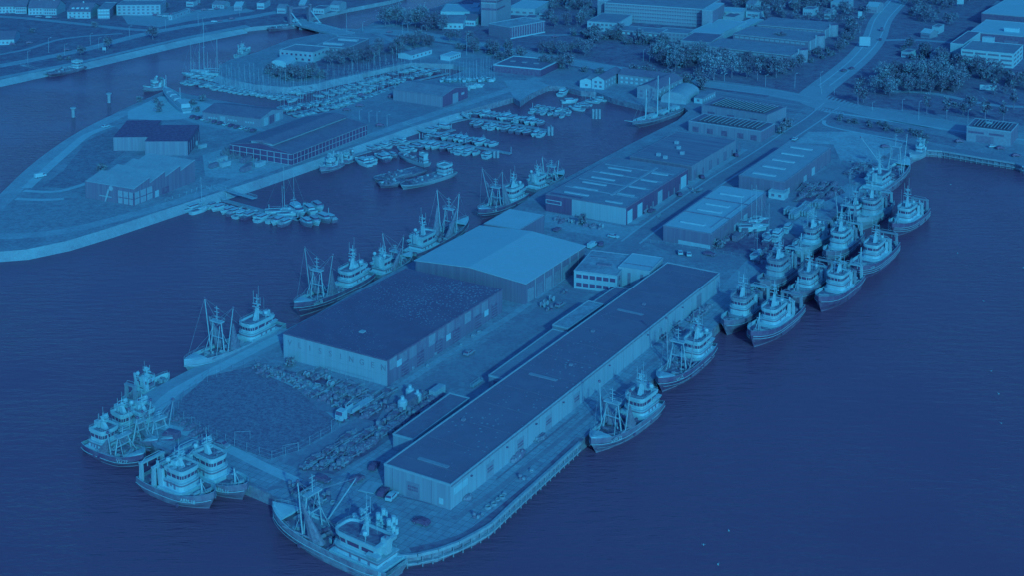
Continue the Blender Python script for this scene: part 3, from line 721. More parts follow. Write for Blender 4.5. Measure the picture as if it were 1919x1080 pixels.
# --- town side roads
for o_ in (-8.5, 8.5): ribbon('kerb', [(690, 57+o_*.42), (760, 62+o_*.44), (850, 76+o_*.45), (960, 97+o_*.5), (1085, 119+o_*.53), (1210, 138+o_*.57), (1330, 158+o_*.6), (1440, 172+o_*.62), (1520, 187+o_*.65)], .9, 'offwhite', .05)
ribbon('kerb', [(1600, 211), (1700, 231), (1930, 272)], .9, 'offwhite', .05); ribbon('kerb', [(1580, 190), (1700, 213), (1930, 252)], .9, 'offwhite', .05)
for k_ in range(3): ribbon('lane_line', [(1590, 199+k_*4-2), (1700, 219+k_*4-2), (1930, 259+k_*4-2)], .3, 'light', .052)
for k_ in range(9): ribbon('crossing_stripe', [(1548+k_*7, 186+k_*2), (1556+k_*7, 180+k_*2)], 1.2, 'pale', .053)
for k_ in range(9): ribbon('crossing_stripe', [(1528+k_*6, 205+k_*1.2), (1533+k_*6, 200+k_*1.2)], 1.2, 'pale', .053)
for k_ in range(5): ribbon('parking_line', [(1340+k_*8, 170+k_*7), (1420+k_*8, 184+k_*6.5), (1500+k_*4, 197+k_*5)], .8, ('pale', 'lawn')[k_ % 2], .053)
patch('dirt_patch', [(1590, 245), (1640, 232), (1720, 250), (1700, 262), (1650, 252)], 'dirt', .02)
ribbon('road', [(1700, -30), (1683, 0), (1653, 35), (1638, 72), (1612, 105), (1578, 135), (1545, 160), (1520, 185), (1552, 200)], 16, 'avenue', .03)
for o_ in (-5, 5):
    ribbon('road_marking', [(1700+o_*2.6, -30), (1683+o_*2.6, 0), (1653+o_*2.4, 35), (1638+o_*2.2, 72), (1612+o_*2, 105), (1578+o_*2, 135), (1545+o_*2, 160)], .9, 'white', .045)
ribbon('road', [(690, 57), (760, 62), (850, 76), (960, 97), (1085, 119), (1210, 138), (1330, 158), (1440, 172), (1520, 187), (1600, 203), (1700, 222), (1930, 262)], 17, 'avenue', .025)
ribbon('road_verge', [(700, 62), (850, 83), (960, 103), (1085, 126), (1210, 146), (1330, 165), (1440, 180)], 4, 'lawn', .04)
ribbon('road_marking', [(700, 54), (850, 72), (960, 92), (1085, 114), (1210, 133), (1330, 153), (1440, 167)], .6, 'pale', .045)
ribbon('footpath', [(1545, 208), (1640, 222), (1760, 240), (1919, 262)], 3, 'paving', .05)
ribbon('footpath', [(1660, 170), (1750, 175), (1850, 195), (1919, 200)], 5, 'asphalt_light', .04)
ribbon('road', [(1655, 75), (1700, 74), (1745, 76), (1790, 80)], 6, 'asphalt_light', .035)
ribbon('road', [(1542, 232), (1640, 250), (1720, 270), (1800, 284), (1919, 300)], 8, 'asphalt', .035)
ribbon('footpath', [(1545, 225), (1560, 238), (1700, 265)], 2, 'paving', .05)
patch('grass_verge', [(1560, 160), (1620, 115), (1660, 100), (1700, 150), (1680, 195), (1600, 190)], 'lawn', .015)
patch('grass_verge', [(1550, 212), (1640, 228), (1800, 262), (1790, 275), (1650, 245), (1545, 230)], 'heath', .015)
patch('grass_verge', [(1660, 0), (1700, 0), (1800, 0), (1760, 60), (1660, 68)], 'lawn', .015)
patch('grass_verge', [(1690, 85), (1800, 90), (1919, 150), (1919, 235), (1700, 205), (1650, 180)], 'lawn', .013)
patch('grass_verge', [(1440, 150), (1520, 140), (1580, 105), (1625, 70), (1640, 20), (1600, 30), (1590, 80), (1520, 130)], 'lawn', .014)
patch('lawn', [(960, 70), (1060, 75), (1210, 95), (1230, 118), (1080, 100), (960, 85)], 'lawn', .015)
patch('lawn', [(930, 30), (1120, 25), (1100, 60), (980, 60)], 'lawn', .012)
patch('lawn', [(1180, 110), (1440, 120), (1430, 160), (1200, 130)], 'lawn', .012)
patch('car_park', [(1330, 165), (1520, 190), (1490, 215), (1400, 205), (1300, 190)], 'asphalt', .017)
ribbon('footpath', [(640, 54), (700, 60), (790, 100), (870, 118)], 5, 'asphalt_light', .05)
# --- spit surfaces
patch('spit_field', [(78, 350), (120, 318), (165, 262), (215, 240), (250, 250), (232, 285), (190, 320), (170, 340), (120, 352)], 'heath', .012)
patch('spit_field', [(-40, 425), (25, 374), (120, 370), (170, 372), (250, 390), (290, 385), (235, 398), (130, 424), (0, 434)], 'meadow', .012)
ribbon('spit_road', [(-60, 440), (30, 442), (130, 431), (240, 404), (330, 378), (420, 346), (520, 312), (640, 273), (760, 231), (880, 192), (965, 164), (1010, 145)], 6.5, 'concrete', .02)
ribbon('sea_wall_path', [(-60, 425), (0, 380), (60, 322), (105, 285), (160, 248), (225, 215), (300, 188)], 8, 'concrete', .02)
ribbon('sand_track', [(50, 352), (90, 315), (130, 280), (165, 252), (210, 235)], 4.5, 'paving', .03)
ribbon('sand_track', [(30, 372), (80, 374), (120, 372)], 3, 'paving', .032)
ribbon('sand_track', [(45, 357), (110, 358), (172, 340)], 3, 'paving', .032)
patch('plaza', [(240, 208), (300, 180), (330, 180), (400, 195), (395, 212), (360, 222), (300, 225), (240, 222)], 'paving', .025)
patch('parking_row', [(340, 222), (395, 212), (480, 232), (500, 245), (440, 245), (380, 235)], 'concrete', .027)
patch('dirt_yard', [(380, 290), (440, 272), (500, 290), (540, 300), (440, 335), (385, 330)], 'sand', .014)
patch('gravel_field', [(675, 205), (745, 185), (830, 200), (800, 215), (720, 245), (680, 232)], 'roof_mid', .014)
patch('green_bank', [(436, 112), (480, 100), (535, 95), (545, 118), (620, 120), (600, 150), (540, 160), (440, 146), (418, 135)], 'meadow', .012)
patch('green_bank', [(590, 110), (740, 78), (800, 95), (760, 114), (680, 134), (610, 150)], 'lawn', .016)
# --- far bank roads
ribbon('road', [(-40, 130), (60, 112), (160, 92), (260, 66), (360, 47), (460, 33), (540, 18)], 10, 'concrete', .02)
ribbon('road', [(-20, 30), (40, 33), (130, 42), (230, 53), (300, 58)], 7, 'asphalt_light', .022)
ribbon('footpath', [(-20, 105), (50, 92), (120, 72), (230, 62)], 4, 'asphalt_light', .03)
patch('car_park', [(230, 30), (330, 22), (440, 10), (480, 20), (360, 38), (300, 50), (240, 45)], 'asphalt_light', .018)
patch('sandy_bank', [(-40, 152), (0, 143), (160, 112), (340, 70), (460, 46), (470, 50), (340, 74), (160, 116), (0, 148)], 'concrete', .025)

# quay fender structure along the open side of the pier
def fender(pts, lab, n):
    P = px(pts, GZ); root = thing('quay_fender', lab, 'quay fender', tuple(P[0]))
    o = P[0]; L_ = [p-o for p in P]; S = []
    b = MB(); c = MB()
    for a, d in zip(L_, L_[1:]):
        k = (d-a); k.z = 0; k.normalize(); nn = Vector((k.y, -k.x, 0))*.35
        for bb, zz, hh in ((b, -.25, .7), (c, -2.0, .35)):
            q = [a+nn*.1, a+nn*2.2, d+nn*2.2, d+nn*.1]
            bb.loft([[(p.x, p.y, zz) for p in q], [(p.x, p.y, zz+hh) for p in q]])
        m_ = max(1, int((d-a).length/2.4))
        for i in range(m_): S.append(a.lerp(d, (i+.5)/m_)+nn)
    b.build('top_beam', 'concrete', root); c.build('lower_beam', 'concrete', root)
    pm = MB().tube((0, 0, -3.6), (0, 0, .2), .17, 6)
    first = None
    for p in S[:100]:
        if not first: first = pm.build('pile', 'mid', root); o_ = first
        else: o_ = first.copy(); col.objects.link(o_)
        o_.location = (p.x, p.y, 0)
    return root
fender([(745, 1043), (782, 1040), (820, 1031), (858, 1017), (890, 1000), (908, 990), (920, 982), (960, 944), (1085, 831)], 'pale concrete quay fender curving round the near end of the pier', 0)
fender([(1738, 281), (1766, 283), (1836, 295), (1905, 306), (1919, 312)], 'pale timber quay edge with piles along the far right basin', 0)
# ---------------------------------------------------------------- buildings
def bld(name, label, NL, NR, FR, h, front='clad_light', right=None, roof='flat', rm='roof_mid', rh=1.5, cat='warehouse', par=.3, ov=.15, left=None, trim='pale', z=GZ, group=None):
    a, b, c = G(*NL, z+h), G(*NR, z+h), G(*FR, z+h)
    yv = c-b; d = yv.length; yv.normalize(); xv = Vector((yv.y, -yv.x, 0)); w = max(2, (b-a).dot(xv))
    rz = math.atan2(xv.y, xv.x); O = b-xv*w; O.z = z
    root = thing(name, label, cat, tuple(O), rz, group); right = right or front
    wl = MB()
    C = [(0, 0), (w, 0), (w, d), (0, d)]
    for i, mm in enumerate((front, right, left or right, left or right)):
        p, q = C[i], C[(i+1) % 4]; wl.mat(mm).add([(*p, -.3), (*q, -.3), (*q, h), (*p, h)], [(0, 1, 2, 3)])
    if roof == 'x':
        wl.mat(right).add([(w, 0, h), (w, d, h), (w, d/2, h+rh)], [(0, 1, 2)]).mat(left or right).add([(0, 0, h), (0, d/2, h+rh), (0, d, h)], [(0, 1, 2)])
    elif roof == 'y':
        wl.mat(front).add([(0, 0, h), (w, 0, h), (w/2, 0, h+rh)], [(0, 1, 2)]).add([(0, d, h), (w/2, d, h+rh), (w, d, h)], [(0, 1, 2)])
    wl.build('wall', None, root)
    r = MB().mat(rm)
    if roof == 'flat':
        r.box(.02, w-.02, .02, d-.02, h-.35, h)
        ro = r.build('roof', None, root); t = MB().mat(trim); e = .22
        t.box(-.08, w+.08, -.08, e, h-.25, h+par).box(-.08, w+.08, d-e, d+.08, h-.25, h+par).box(-.08, e, e, d-e, h-.25, h+par).box(w-e, w+.08, e, d-e, h-.25, h+par)
        t.build('parapet', None, ro)
    else:
        th = .22
        if roof == 'x':
            for y0, y1 in ((-ov*2, d/2), (d+ov*2, d/2)):
                k = 0 if y0 < d/2 else 1
                A = [(-ov, y0, h-.05), (w+ov, y0, h-.05), (w+ov, y1, h+rh), (-ov, y1, h+rh)]
                r.add(A+[(p[0], p[1], p[2]+th) for p in A], [(4, 5, 6, 7), (0, 3, 2, 1), (0, 1, 5, 4), (1, 2, 6, 5), (2, 3, 7, 6), (3, 0, 4, 7)])
        elif roof == 'y':
            for x0, x1 in ((-ov*2, w/2), (w+ov*2, w/2)):
                A = [(x0, -ov, h-.05), (x1, -ov, h+rh), (x1, d+ov, h+rh), (x0, d+ov, h-.05)]
                r.add(A+[(p[0], p[1], p[2]+th) for p in A], [(4, 5, 6, 7), (0, 3, 2, 1), (0, 1, 5, 4), (1, 2, 6, 5), (2, 3, 7, 6), (3, 0, 4, 7)])
        elif roof == 'barrel':
            S = []
            for i in range(11):
                an = math.pi*i/10; S.append((w/2-w/2*math.cos(an), h-.1+rh*math.sin(an)))
            r.loft([[(x, -ov, zz) for x, zz in S], [(x, d+ov, zz) for x, zz in S]])
        elif roof == 'saw':
            n_ = 4; q = d/n_
            for k in range(n_):
                y0 = k*q; A = [(0, y0, h), (w, y0, h), (w, y0+q, h+rh), (0, y0+q, h+rh)]
                r.add(A, [(0, 1, 2, 3)]).mat('pale').add([(0, y0+q, h+rh), (w, y0+q, h+rh), (w, y0+q, h), (0, y0+q, h)], [(0, 1, 2, 3)])
                r.box(w-.1, w+.1, y0, y0+.3, h, h+.2)
                r.mat(right).add([(w, y0, h), (w, y0+q, h), (w, y0+q, h+rh)], [(0, 1, 2)]).add([(0, y0, h), (0, y0+q, h+rh), (0, y0+q, h)], [(0, 1, 2)]).mat(rm)
                r.mat('pale').tube((w+.05, y0, h+.1), (w+.05, y0+q, h+rh+.1), .16, 4).mat(rm)
            r.mat('pale').tube((0, 0, h+.05), (w, 0, h+.05), .16, 4).mat(rm)
        elif roof == 'shed':
            r.add([(-ov, -ov, h), (w+ov, -ov, h), (w+ov, d+ov, h+rh), (-ov, d+ov, h+rh)], [(0, 1, 2, 3)])
            r.mat(right).add([(w, 0, h), (w, d, h), (w, d, h+rh)], [(0, 1, 2)]).add([(0, d, h), (0, 0, h), (0, d, h+rh)], [(0, 1, 2)]).add([(0, d, h), (0, d, h+rh), (w, d, h+rh), (w, d, h)], [(0, 1, 2, 3)])
        ro = r.build('roof', None, root)
    return dict(o=root, w=w, d=d, h=h, roof=ro)
def face(B, f, x, z, ww, hh, m, name='door', out=.06, parent=None):
    """a panel on face F(ront) R(ight) L(eft), x = distance of its middle along the face"""
    b = MB().mat(m)
    if f == 'F': b.box(x-ww/2, x+ww/2, -out, .02, z, z+hh)
    elif f == 'R': b.box(B['w']-.02, B['w']+out, x-ww/2, x+ww/2, z, z+hh)
    elif f == 'L': b.box(-out, .02, x-ww/2, x+ww/2, z, z+hh)
    return b.build(name, None, parent or B['o'])
def row(B, f, n, x0, x1, z, ww, hh, m='glass', name='window', frame=None, out=.06):
    proto = None
    for i in range(n):
        x = x0+(x1-x0)*(i+.5)/n
        if proto is None:
            proto = face(B, f, 0, z, ww, hh, m, name, out)
            o = proto
        else: o = proto.copy(); col.objects.link(o)
        if f == 'F': o.location.x = x
        else: o.location.y = x
def rbox(B, x, y, lx, ly, hh, m, name='skylight', z=None):
    z = B['h'] if z is None else z
    return MB().mat(m).box(x-lx/2, x+lx/2, y-ly/2, y+ly/2, z+.01, z+hh).build(name, None, B['roof'])
def garage(B, f, x, ww, hh, m='mid', win=True):
    o = face(B, f, x, 0, ww, hh, m, 'garage_door', .08)
    if win:
        b = MB().mat('dark')
        for r_ in range(2):
            for k in range(5):
                xx = x-ww*.4+ww*.8*(k+.5)/5; z = hh*.45+r_*.75
                if f == 'F': b.box(xx-ww*.06, xx+ww*.06, -.12, -.07, z, z+.5)
                elif f == 'R': b.box(B['w']+.07, B['w']+.12, xx-ww*.06, xx+ww*.06, z, z+.5)
        b.build('door_window', None, o)

# the long warehouse
B = bld('long_warehouse', 'very long pale clad warehouse with a dark felt roof, nearest the open water', (720, 872), (845, 911), (1349.5, 512), 6.3, 'clad_light', 'clad_bright', 'flat', 'felt', trim='pale')
garage(B, 'F', B['w']*.44, 3.9, 4.0, 'grey')
for x in (.13, .72): face(B, 'F', B['w']*x, 0, .12, 6.2, 'grey', 'downpipe', .1)
face(B, 'F', B['w']*.86, .8, 1.2, 1.5, 'white', 'sign_board')
for i, x in enumerate((18, 33, 48, 64)): garage(B, 'R', x, 3.6, 4.2, 'mid')
row(B, 'R', 26, 2, B['d']-2, 0, .14, 6.1, 'mid', 'downpipe', out=.1)
face(B, 'R', 4.5, 3.2, 6.0, 1.7, 'white', 'sign_board', .1)
for y in (5, 62, 118): rbox(B, 10 if y < 9 else 9, y+2, 9, 1.2, .18, 'mid', 'roof_vent')
for y in (150,): garage(B, 'R', y, 4, 4.4, 'grey', False)
for i in range(14): rbox(B, B['w']*.5, 6+i*12, B['w']*.96, .18, .06, 'dull', 'felt_seam')
for y, x in ((30, 4), (75, 12), (100, 6), (128, 10)): rbox(B, x, y, 1.0, 1.0, .5, 'grey', 'roof_vent')
b = MB().mat('grey').box(B['w']+.1, B['w']+.3, 0, B['d'], B['h']-.35, B['h']-.1).build('gutter', None, B['roof'])
for y in (9, 26, 41, 56, 84, 110, 136): face(B, 'R', y, 4.6, .5, .3, 'dark', 'wall_lamp', .5)
# annexes at its left flank
for k, (q, hh, rm, lb_) in enumerate([(((919, 703), (948, 713), (1066, 625)), 3.6, 'roof_mid', 'low lean-to with a pale rimmed flat roof beside the long warehouse'),
        (((1036, 610), (1065, 617), (1131, 571)), 4.4, 'roof_stain', 'flat roofed annex with puddle stained roof beside the long warehouse'),
        (((1108, 569), (1133, 573), (1178, 542)), 4.0, 'roof_dark', 'dark roofed flat annex at the far flank of the long warehouse')]):
    A_ = bld('annex', lb_, *q, hh, 'clad_mid', 'clad_mid', 'flat', rm, par=.25, cat='annex')
    row(A_, 'F', 1, 0, A_['w'], 0, 2.4, 2.4, 'dark', 'door')
A_ = bld('lean_to_shed', 'dark roofed shed with a pale gable against the near end of the long warehouse', (737, 815), (775, 826), (880, 748), 4.0, 'clad_light', 'clad_light', 'flat', 'roof_dark', cat='shed')
# VLISSINGEN warehouse
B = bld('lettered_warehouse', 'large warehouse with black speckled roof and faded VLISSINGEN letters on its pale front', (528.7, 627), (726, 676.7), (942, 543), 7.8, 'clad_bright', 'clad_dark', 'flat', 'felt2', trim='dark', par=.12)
for i, ch in enumerate('VLISSINGEN'):
    text_mesh(ch, 2.5, 'letter', 'grey', B['o'], (B['w']*(.03+.1*i+.035), -.06, 5.2), (R(90), 0, 0), .04)
face(B, 'F', B['w']*.5, 3.2, B['w']-.5, .08, 'light', 'cladding_joint')
r_ = random.Random(3)
for i in range(12):
    y = 3+i*(B['d']-4)/12; face(B, 'R', y, 3.9 if i % 3 else 4.3, 3.6, 3.3, ('mid', 'grey', 'clad_mid', 'dull')[i % 4], 'cladding_panel', .05)
for i, y in enumerate((9, 17, 27, 37, 50, 60)):
    o_ = face(B, 'R', y, 0, 3.6, 4.2, 'dark', 'sliding_door', .09)
    b = MB().mat('grey')
    for k in range(4): b.box(B['w']+.09, B['w']+.15, y-1.7, y+1.7, .6+k*.9, .75+k*.9)
    b.build('door_rail', None, o_)
for y in (6, 32.5, 55): face(B, 'R', y, 2.2 if y > 6 else 3.9, 2.4, 1.9, 'white', 'sign_board', .1)
rbox(B, B['w']*.52, B['d']*.2, 1.6, 1.6, .35, 'pale', 'roof_hatch')
for i in range(6): rbox(B, B['w']*.5, 5+i*11, B['w']*.97, .15, .05, 'dark', 'felt_seam')
rl = MB().mat('light')
for i in range(11): rl.tube((B['w']*(.45+.045*i), -1.2, 0), (B['w']*(.45+.045*i), -1.2, 1.6), .05, 4)
rl.tube((B['w']*.45, -1.2, 1.6), (B['w']*.9, -1.2, 1.6), .06, 4).build('guard_rail', None, B['o'])
# light roofed hall
B = bld('light_roofed_warehouse', 'broad warehouse with smooth light double pitched roof in the middle of the pier', (767, 495), (984, 532), (1096, 461), 7.4, 'clad_dark', 'clad_dark', 'y', 'roof_light', 1.6, ov=.3)
for i in range(6):
    y = 4+i*(B['d']-6)/6; face(B, 'R', y, 0, 4.2, 4.6, ('mid', 'grey')[i % 2], 'garage_door', .08); face(B, 'R', y+3.2, 0, .4, 6.9, 'light', 'wall_pier', .15)
B = bld('light_roofed_wing', 'back wing of light roof with dark recessed wall, behind the broad warehouse', (906, 419), (973, 430), (1020, 402), 7.4, 'clad_dark', 'clad_dark', 'flat', 'roof_light', cat='warehouse', par=.05, trim='light')
# small offices
B = bld('site_office', 'two storey pale office with a stained flat roof at the end of the long warehouse', (1077, 506), (1157, 517), (1187, 478), 6.4, 'offwhite', 'clad_light', 'flat', 'roof_stain', cat='office', par=.2)
for zz in (1.0, 4.0): row(B, 'F', 6, .6, B['w']-.4, zz, 1.9, 1.3, 'glass'); row(B, 'R', 4, .6, B['d']-.4, zz, 1.9, 1.3, 'glass')
rbox(B, B['w']*.55, B['d']*.4, 5, 2, .5, 'dull', 'roof_unit'); rbox(B, B['w']*.3, B['d']*.7, 6, 1.2, .3, 'grey', 'roof_unit')
B = bld('pump_house', 'pale two part flat roofed workshop next to the site office', (1159, 500), (1218, 509), (1243, 483), 7.0, 'clad_bright', 'clad_light', 'flat', 'roof_light', cat='workshop', par=.2)
for x in (.35, .75): face(B, 'F', B['w']*x, 1, 1.1, 4.5, 'dull', 'window')
rbox(B, B['w']*.5, B['d']*.3, B['w']*.9, .4, .2, 'dull', 'roof_joint')
# skylight warehouse
B = bld('skylight_warehouse', 'black clad warehouse with white front panel and rows of roof skylights', (1024, 363), (1174, 389), (1290, 316), 7.0, 'clad_bright', 'clad_black', 'flat', 'roof_mid', trim='dull', par=.2)
W, D = B['w'], B['d']
face(B, 'F', W*.165, 0, W*.33, 6.9, 'clad_black', 'dark_cladding', .05); face(B, 'F', W*.1, 3.3, W*.2, 1.7, 'offwhite', 'window_frame', .16); face(B, 'F', W*.1, 3.6, W*.18, 1.1, 'black', 'window', .2)
for k in range(6): rbox(B, W*.3, D*(.1+.13*k), W*.3, 1.3, .4, 'offwhite')
for k in range(5): rbox(B, W*.80, D*(.06+.18*k), W*.2, 1.3, .4, 'offwhite')
for k in range(4): rbox(B, W*.5, D*(.22+.2*k), W*.9, .9, .2, 'light', 'roof_seam')
rbox(B, W*.66, D*.55, 1.2, D*.72, .3, 'light', 'roof_seam')
rbox(B, W*.22, D*.04, W*.4, 2.0, .1, 'dark', 'roof_patch')
for y, ww, m_ in ((3.5, 4.5, 'white'), (13, 4.5, 'white'), (33, 4.5, 'pale'), (58, 6, 'white')): face(B, 'R', y, 0, ww, 5.2, m_, 'garage_door', .1)
for y in (20, 26, 42, 48, 54): face(B, 'R', y, 0, 1.1, 2.6, 'grey', 'door', .1)
# ribbed roof warehouse
B = bld('ribbed_warehouse', 'warehouse with dark ribbed roof and vents, behind the skylight warehouse', (1182, 292), (1297, 311), (1380, 262), 6.6, 'clad_dark', 'clad_mid', 'flat', 'roof_rib', trim='grey', par=.15)
for k, (x, y) in enumerate(((.35, .15), (.5, .1), (.45, .45), (.62, .3), (.3, .6))): rbox(B, B['w']*x, B['d']*y, 1.6, 1.6, 1.3, 'pale', 'roof_vent')
for i in range(7): face(B, 'R', 4+i*8.5, 0, (3.6, 1.2)[i % 2], (4.2, 3)[i % 2], ('dull', 'dark')[i % 2], 'garage_door', .08)
# units further back
B = bld('solar_roof_unit', 'low business unit with slanting solar panel rows on its roof by the tall ship', (1292, 226), (1427, 246), (1453, 231), 5.2, 'clad_mid', 'clad_dark', 'flat', 'roof_dark', trim='light')
def solar(B, n, f0=.08, f1=.92):
    p = None
    for i in range(n):
        x = B['w']*(f0+(f1-f0)*(i+.5)/n); b = MB().mat('dark'); s = B['w']*(f1-f0)/n*.33; y0, y1 = B['d']*.12, B['d']*.88
        if p is None:
            b.add([(-s, y0, .15), (s, y0, .7), (s, y1, .7), (-s, y1, .15), (-s, y0, .05), (s, y0, .6), (s, y1, .6), (-s, y1, .05)], [(0, 1, 2, 3), (7, 6, 5, 4), (0, 4, 5, 1), (3, 2, 6, 7), (1, 5, 6, 2), (0, 3, 7, 4)])
            b.mat('pale').box(s-.12, s+.12, y0, y1, .55, .78); p = b.build('solar_panel', None, B['roof']); o = p
        else: o = p.copy(); col.objects.link(o)
        o.location = (x, 0, B['h'])
solar(B, 14)
for x in (.1, .3, .5, .72, .9): face(B, 'F', B['w']*x, .3, 3.2, 2.6, 'dark', 'window')
B = bld('solar_roof_unit', 'second low business unit with solar panels, nearest the car park', (1312, 198), (1438, 216), (1474, 200), 5.2, 'clad_mid', 'clad_mid', 'flat', 'roof_dark', trim='grey')
solar(B, 16)
for x in (.15, .45, .8): face(B, 'F', B['w']*x, .3, 4, 2.2, 'dark', 'window')
# right hand units
for q, hh, lb_, ns, nm in ((((1243.7, 422), (1333.7, 438), (1436, 360)), 6.0, 'grey clad warehouse with pale roof skylights beside the boatyard', 4, 'boatyard_warehouse'),
        (((1385, 328), (1470, 341), (1558, 276)), 6.6, 'grey clad warehouse with pale roof skylights beside the sand lot', 5, 'grey_warehouse')):
    B = bld(nm, lb_, *q, hh, 'clad_dark', 'clad_dark', 'flat', 'roof_light' if ns == 4 else 'roof_pale', trim='grey', par=.15)
    for k in range(ns): rbox(B, B['w']*.45, B['d']*((.13, .42, .56, .82, .95)[k] if ns == 4 else .1+.19*k), B['w']*.5, 1.8, .5, 'offwhite')
    if ns == 4:
        for y in (.333, .667): rbox(B, B['w']*.5, B['d']*y, B['w']*.96, .5, .35, 'dull', 'roof_joint')
        rbox(B, B['w']*.86, B['d']*.5, .8, B['d']*.8, .25, 'light', 'roof_seam')
    face(B, 'F', B['w']*.65, 0, B['w']*.66, 1.5, 'offwhite', 'plinth', .09)
    for i in range(5): face(B, 'R', 5+i*(B['d']-8)/5, 0, 4, 3.4 if i % 2 else 2.6, ('offwhite', 'dull', 'pale')[i % 3], 'garage_door', .09)
B = bld('gate_house', 'small white cabin with two windows at the corner of the grey warehouse', (1444, 355), (1470, 362), (1478, 356), 3, 'white', 'offwhite', 'flat', 'roof_light', cat='cabin')
row(B, 'F', 2, .4, B['w']-.4, 1, 1.3, 1.1, 'dull')
# east side office and others
B = bld('quay_office', 'two storey grey office with solar roof at the right end of the basin', (1815, 234), (1895, 247), (1909, 231), 7.0, 'brick_light', 'clad_dark', 'flat', 'roof_dark', cat='office')
solar(B, 11)
face(B, 'F', B['w']*.22, 4.2, B['w']*.36, 1.0, 'dark', 'window'); face(B, 'F', B['w']*.68, 4.2, B['w']*.34, 1.0, 'dark', 'window'); face(B, 'F', B['w']*.42, 0, B['w']*.4, 3.4, 'dull', 'garage_door'); rbox(B, B['w']*.4, B['d']*.6, 3, 1.6, .9, 'offwhite', 'roof_unit')
B = bld('white_office', 'three storey white office with ribbon windows at the right edge', (1805, 89), (1900, 101), (1918, 84), 8.8, 'white', 'white', 'flat', 'roof_mid', cat='office', trim='white')
for zz in (1.2, 3.9, 6.6):
    for k in range(4): face(B, 'F', B['w']*(.13+.245*k), zz, B['w']*.21, 1.1, 'dull', 'window_band')
    for k in range(3): face(B, 'R', B['d']*(.18+.3*k), zz, B['d']*.2, 1.1, 'dull', 'window_band')
rbox(B, B['w']*.32, B['d']*1.0, 7, 4, 3.2, 'offwhite', 'plant_room'); rbox(B, B['w']*.75, B['d']*1.1, 8, 3, 1.2, 'dull', 'roof_unit')
B = bld('white_office_wing', 'white corner wing with dark roof behind the three storey office', (1784, 79), (1806, 83), (1838, 60), 8.6, 'offwhite', 'offwhite', 'flat', 'roof_dark', cat='office', trim='white')
B = bld('flat_factory', 'wide white roofed factory behind the white office', (1822, 56), (1960, 72), (1985, 48), 8, 'dark', 'dark', 'flat', 'roof_light', cat='factory', trim='pale'); rbox(B, B['w']*.5, B['d']*.3, 9, 5, 2.5, 'white', 'plant_room')
B = bld('flat_factory', 'farthest white roofed factory hall at the top right corner', (1840, 24), (1975, 36), (2040, -10), 8, 'dark', 'dark', 'flat', 'roof_light', cat='factory', trim='light')
B = bld('gate_lodge', 'small flat roofed lodge left of the white office', (1744, 101), (1776, 105), (1792, 90), 3.2, 'pale', 'dull', 'flat', 'roof_dark', cat='lodge')
# school with three wings and rounded stair towers
for i, (q, s) in enumerate(((((1330, 81), (1483, 103), (1514, 88)), 'nearest'), (((1383, 59), (1516, 77), (1546, 62)), 'middle'), (((1428, 40), (1545, 56), (1568, 42)), 'farthest'))):
    B = bld('school_wing', s+' of three brick school wings with a long white gutter', *q, 6.5, 'brick', 'brick_light', 'flat', 'roof_mid', cat='school', trim='dull', par=.15)
    face(B, 'F', B['w']*.5, 5.9, B['w']*.98, .5, 'pale', 'gutter', .35)
    for zz in (1.2, 3.9): row(B, 'F', 14, 1, B['w']*.96, zz, B['w']*.055, 1.3, 'light', 'window')
    x, y, r_ = B['w']+1.5, B['d']*.55, 4.2; b = MB().mat('brick_light'); S = [(x+r_*.8*math.cos(R(a)), y+r_*math.sin(R(a))) for a in range(-90, 91, 18)]+[(x-.8, y+r_), (x-.8, y-r_)]
    b.prism(S, 0, 7.8).mat('dark').prism([(p[0]*1.0, p[1]) for p in S], 7.82, 8.1); b.mat('pale').box(x-1.5, x-.8, y-r_-.3, y-r_+.8, 0, 8.4); b.build('stair_tower', None, B['o'])
    face(B, 'R', B['d']*.12, .2, 1.0, 6.0, 'white', 'window', .1)
# big office slab
B = bld('office_slab', 'long five storey office slab with continuous window bands at the top', (1141, 1), (1318, 17), (1352, -3), 13.0, 'mid', 'brick', 'flat', 'roof_mid', cat='office block')
for zz in (1.6, 4.2, 6.8, 9.4, 11.6):
    face(B, 'F', B['w']*.5, zz, B['w']*.99, 1.0, 'dull', 'window_band'); face(B, 'F', B['w']*.5, zz+1.0, B['w']*.99, .35, 'pale', 'sill', .12)
row(B, 'F', 40, 0, B['w'], 1.3, .25, 11.2, 'light', 'mullion', out=.14)
B = bld('stair_block', 'tall brick stair block at the right end of the long office slab', (1319, 17), (1336, 20), (1358, 6), 13.6, 'brick_light', 'brick', 'flat', 'roof_light', cat='stair tower')
B = bld('stair_block', 'tall brick stair block at the left end of the long office slab', (1122, -1), (1139, 1), (1150, -5), 13.6, 'brick_light', 'brick', 'flat', 'roof_light', cat='stair tower')
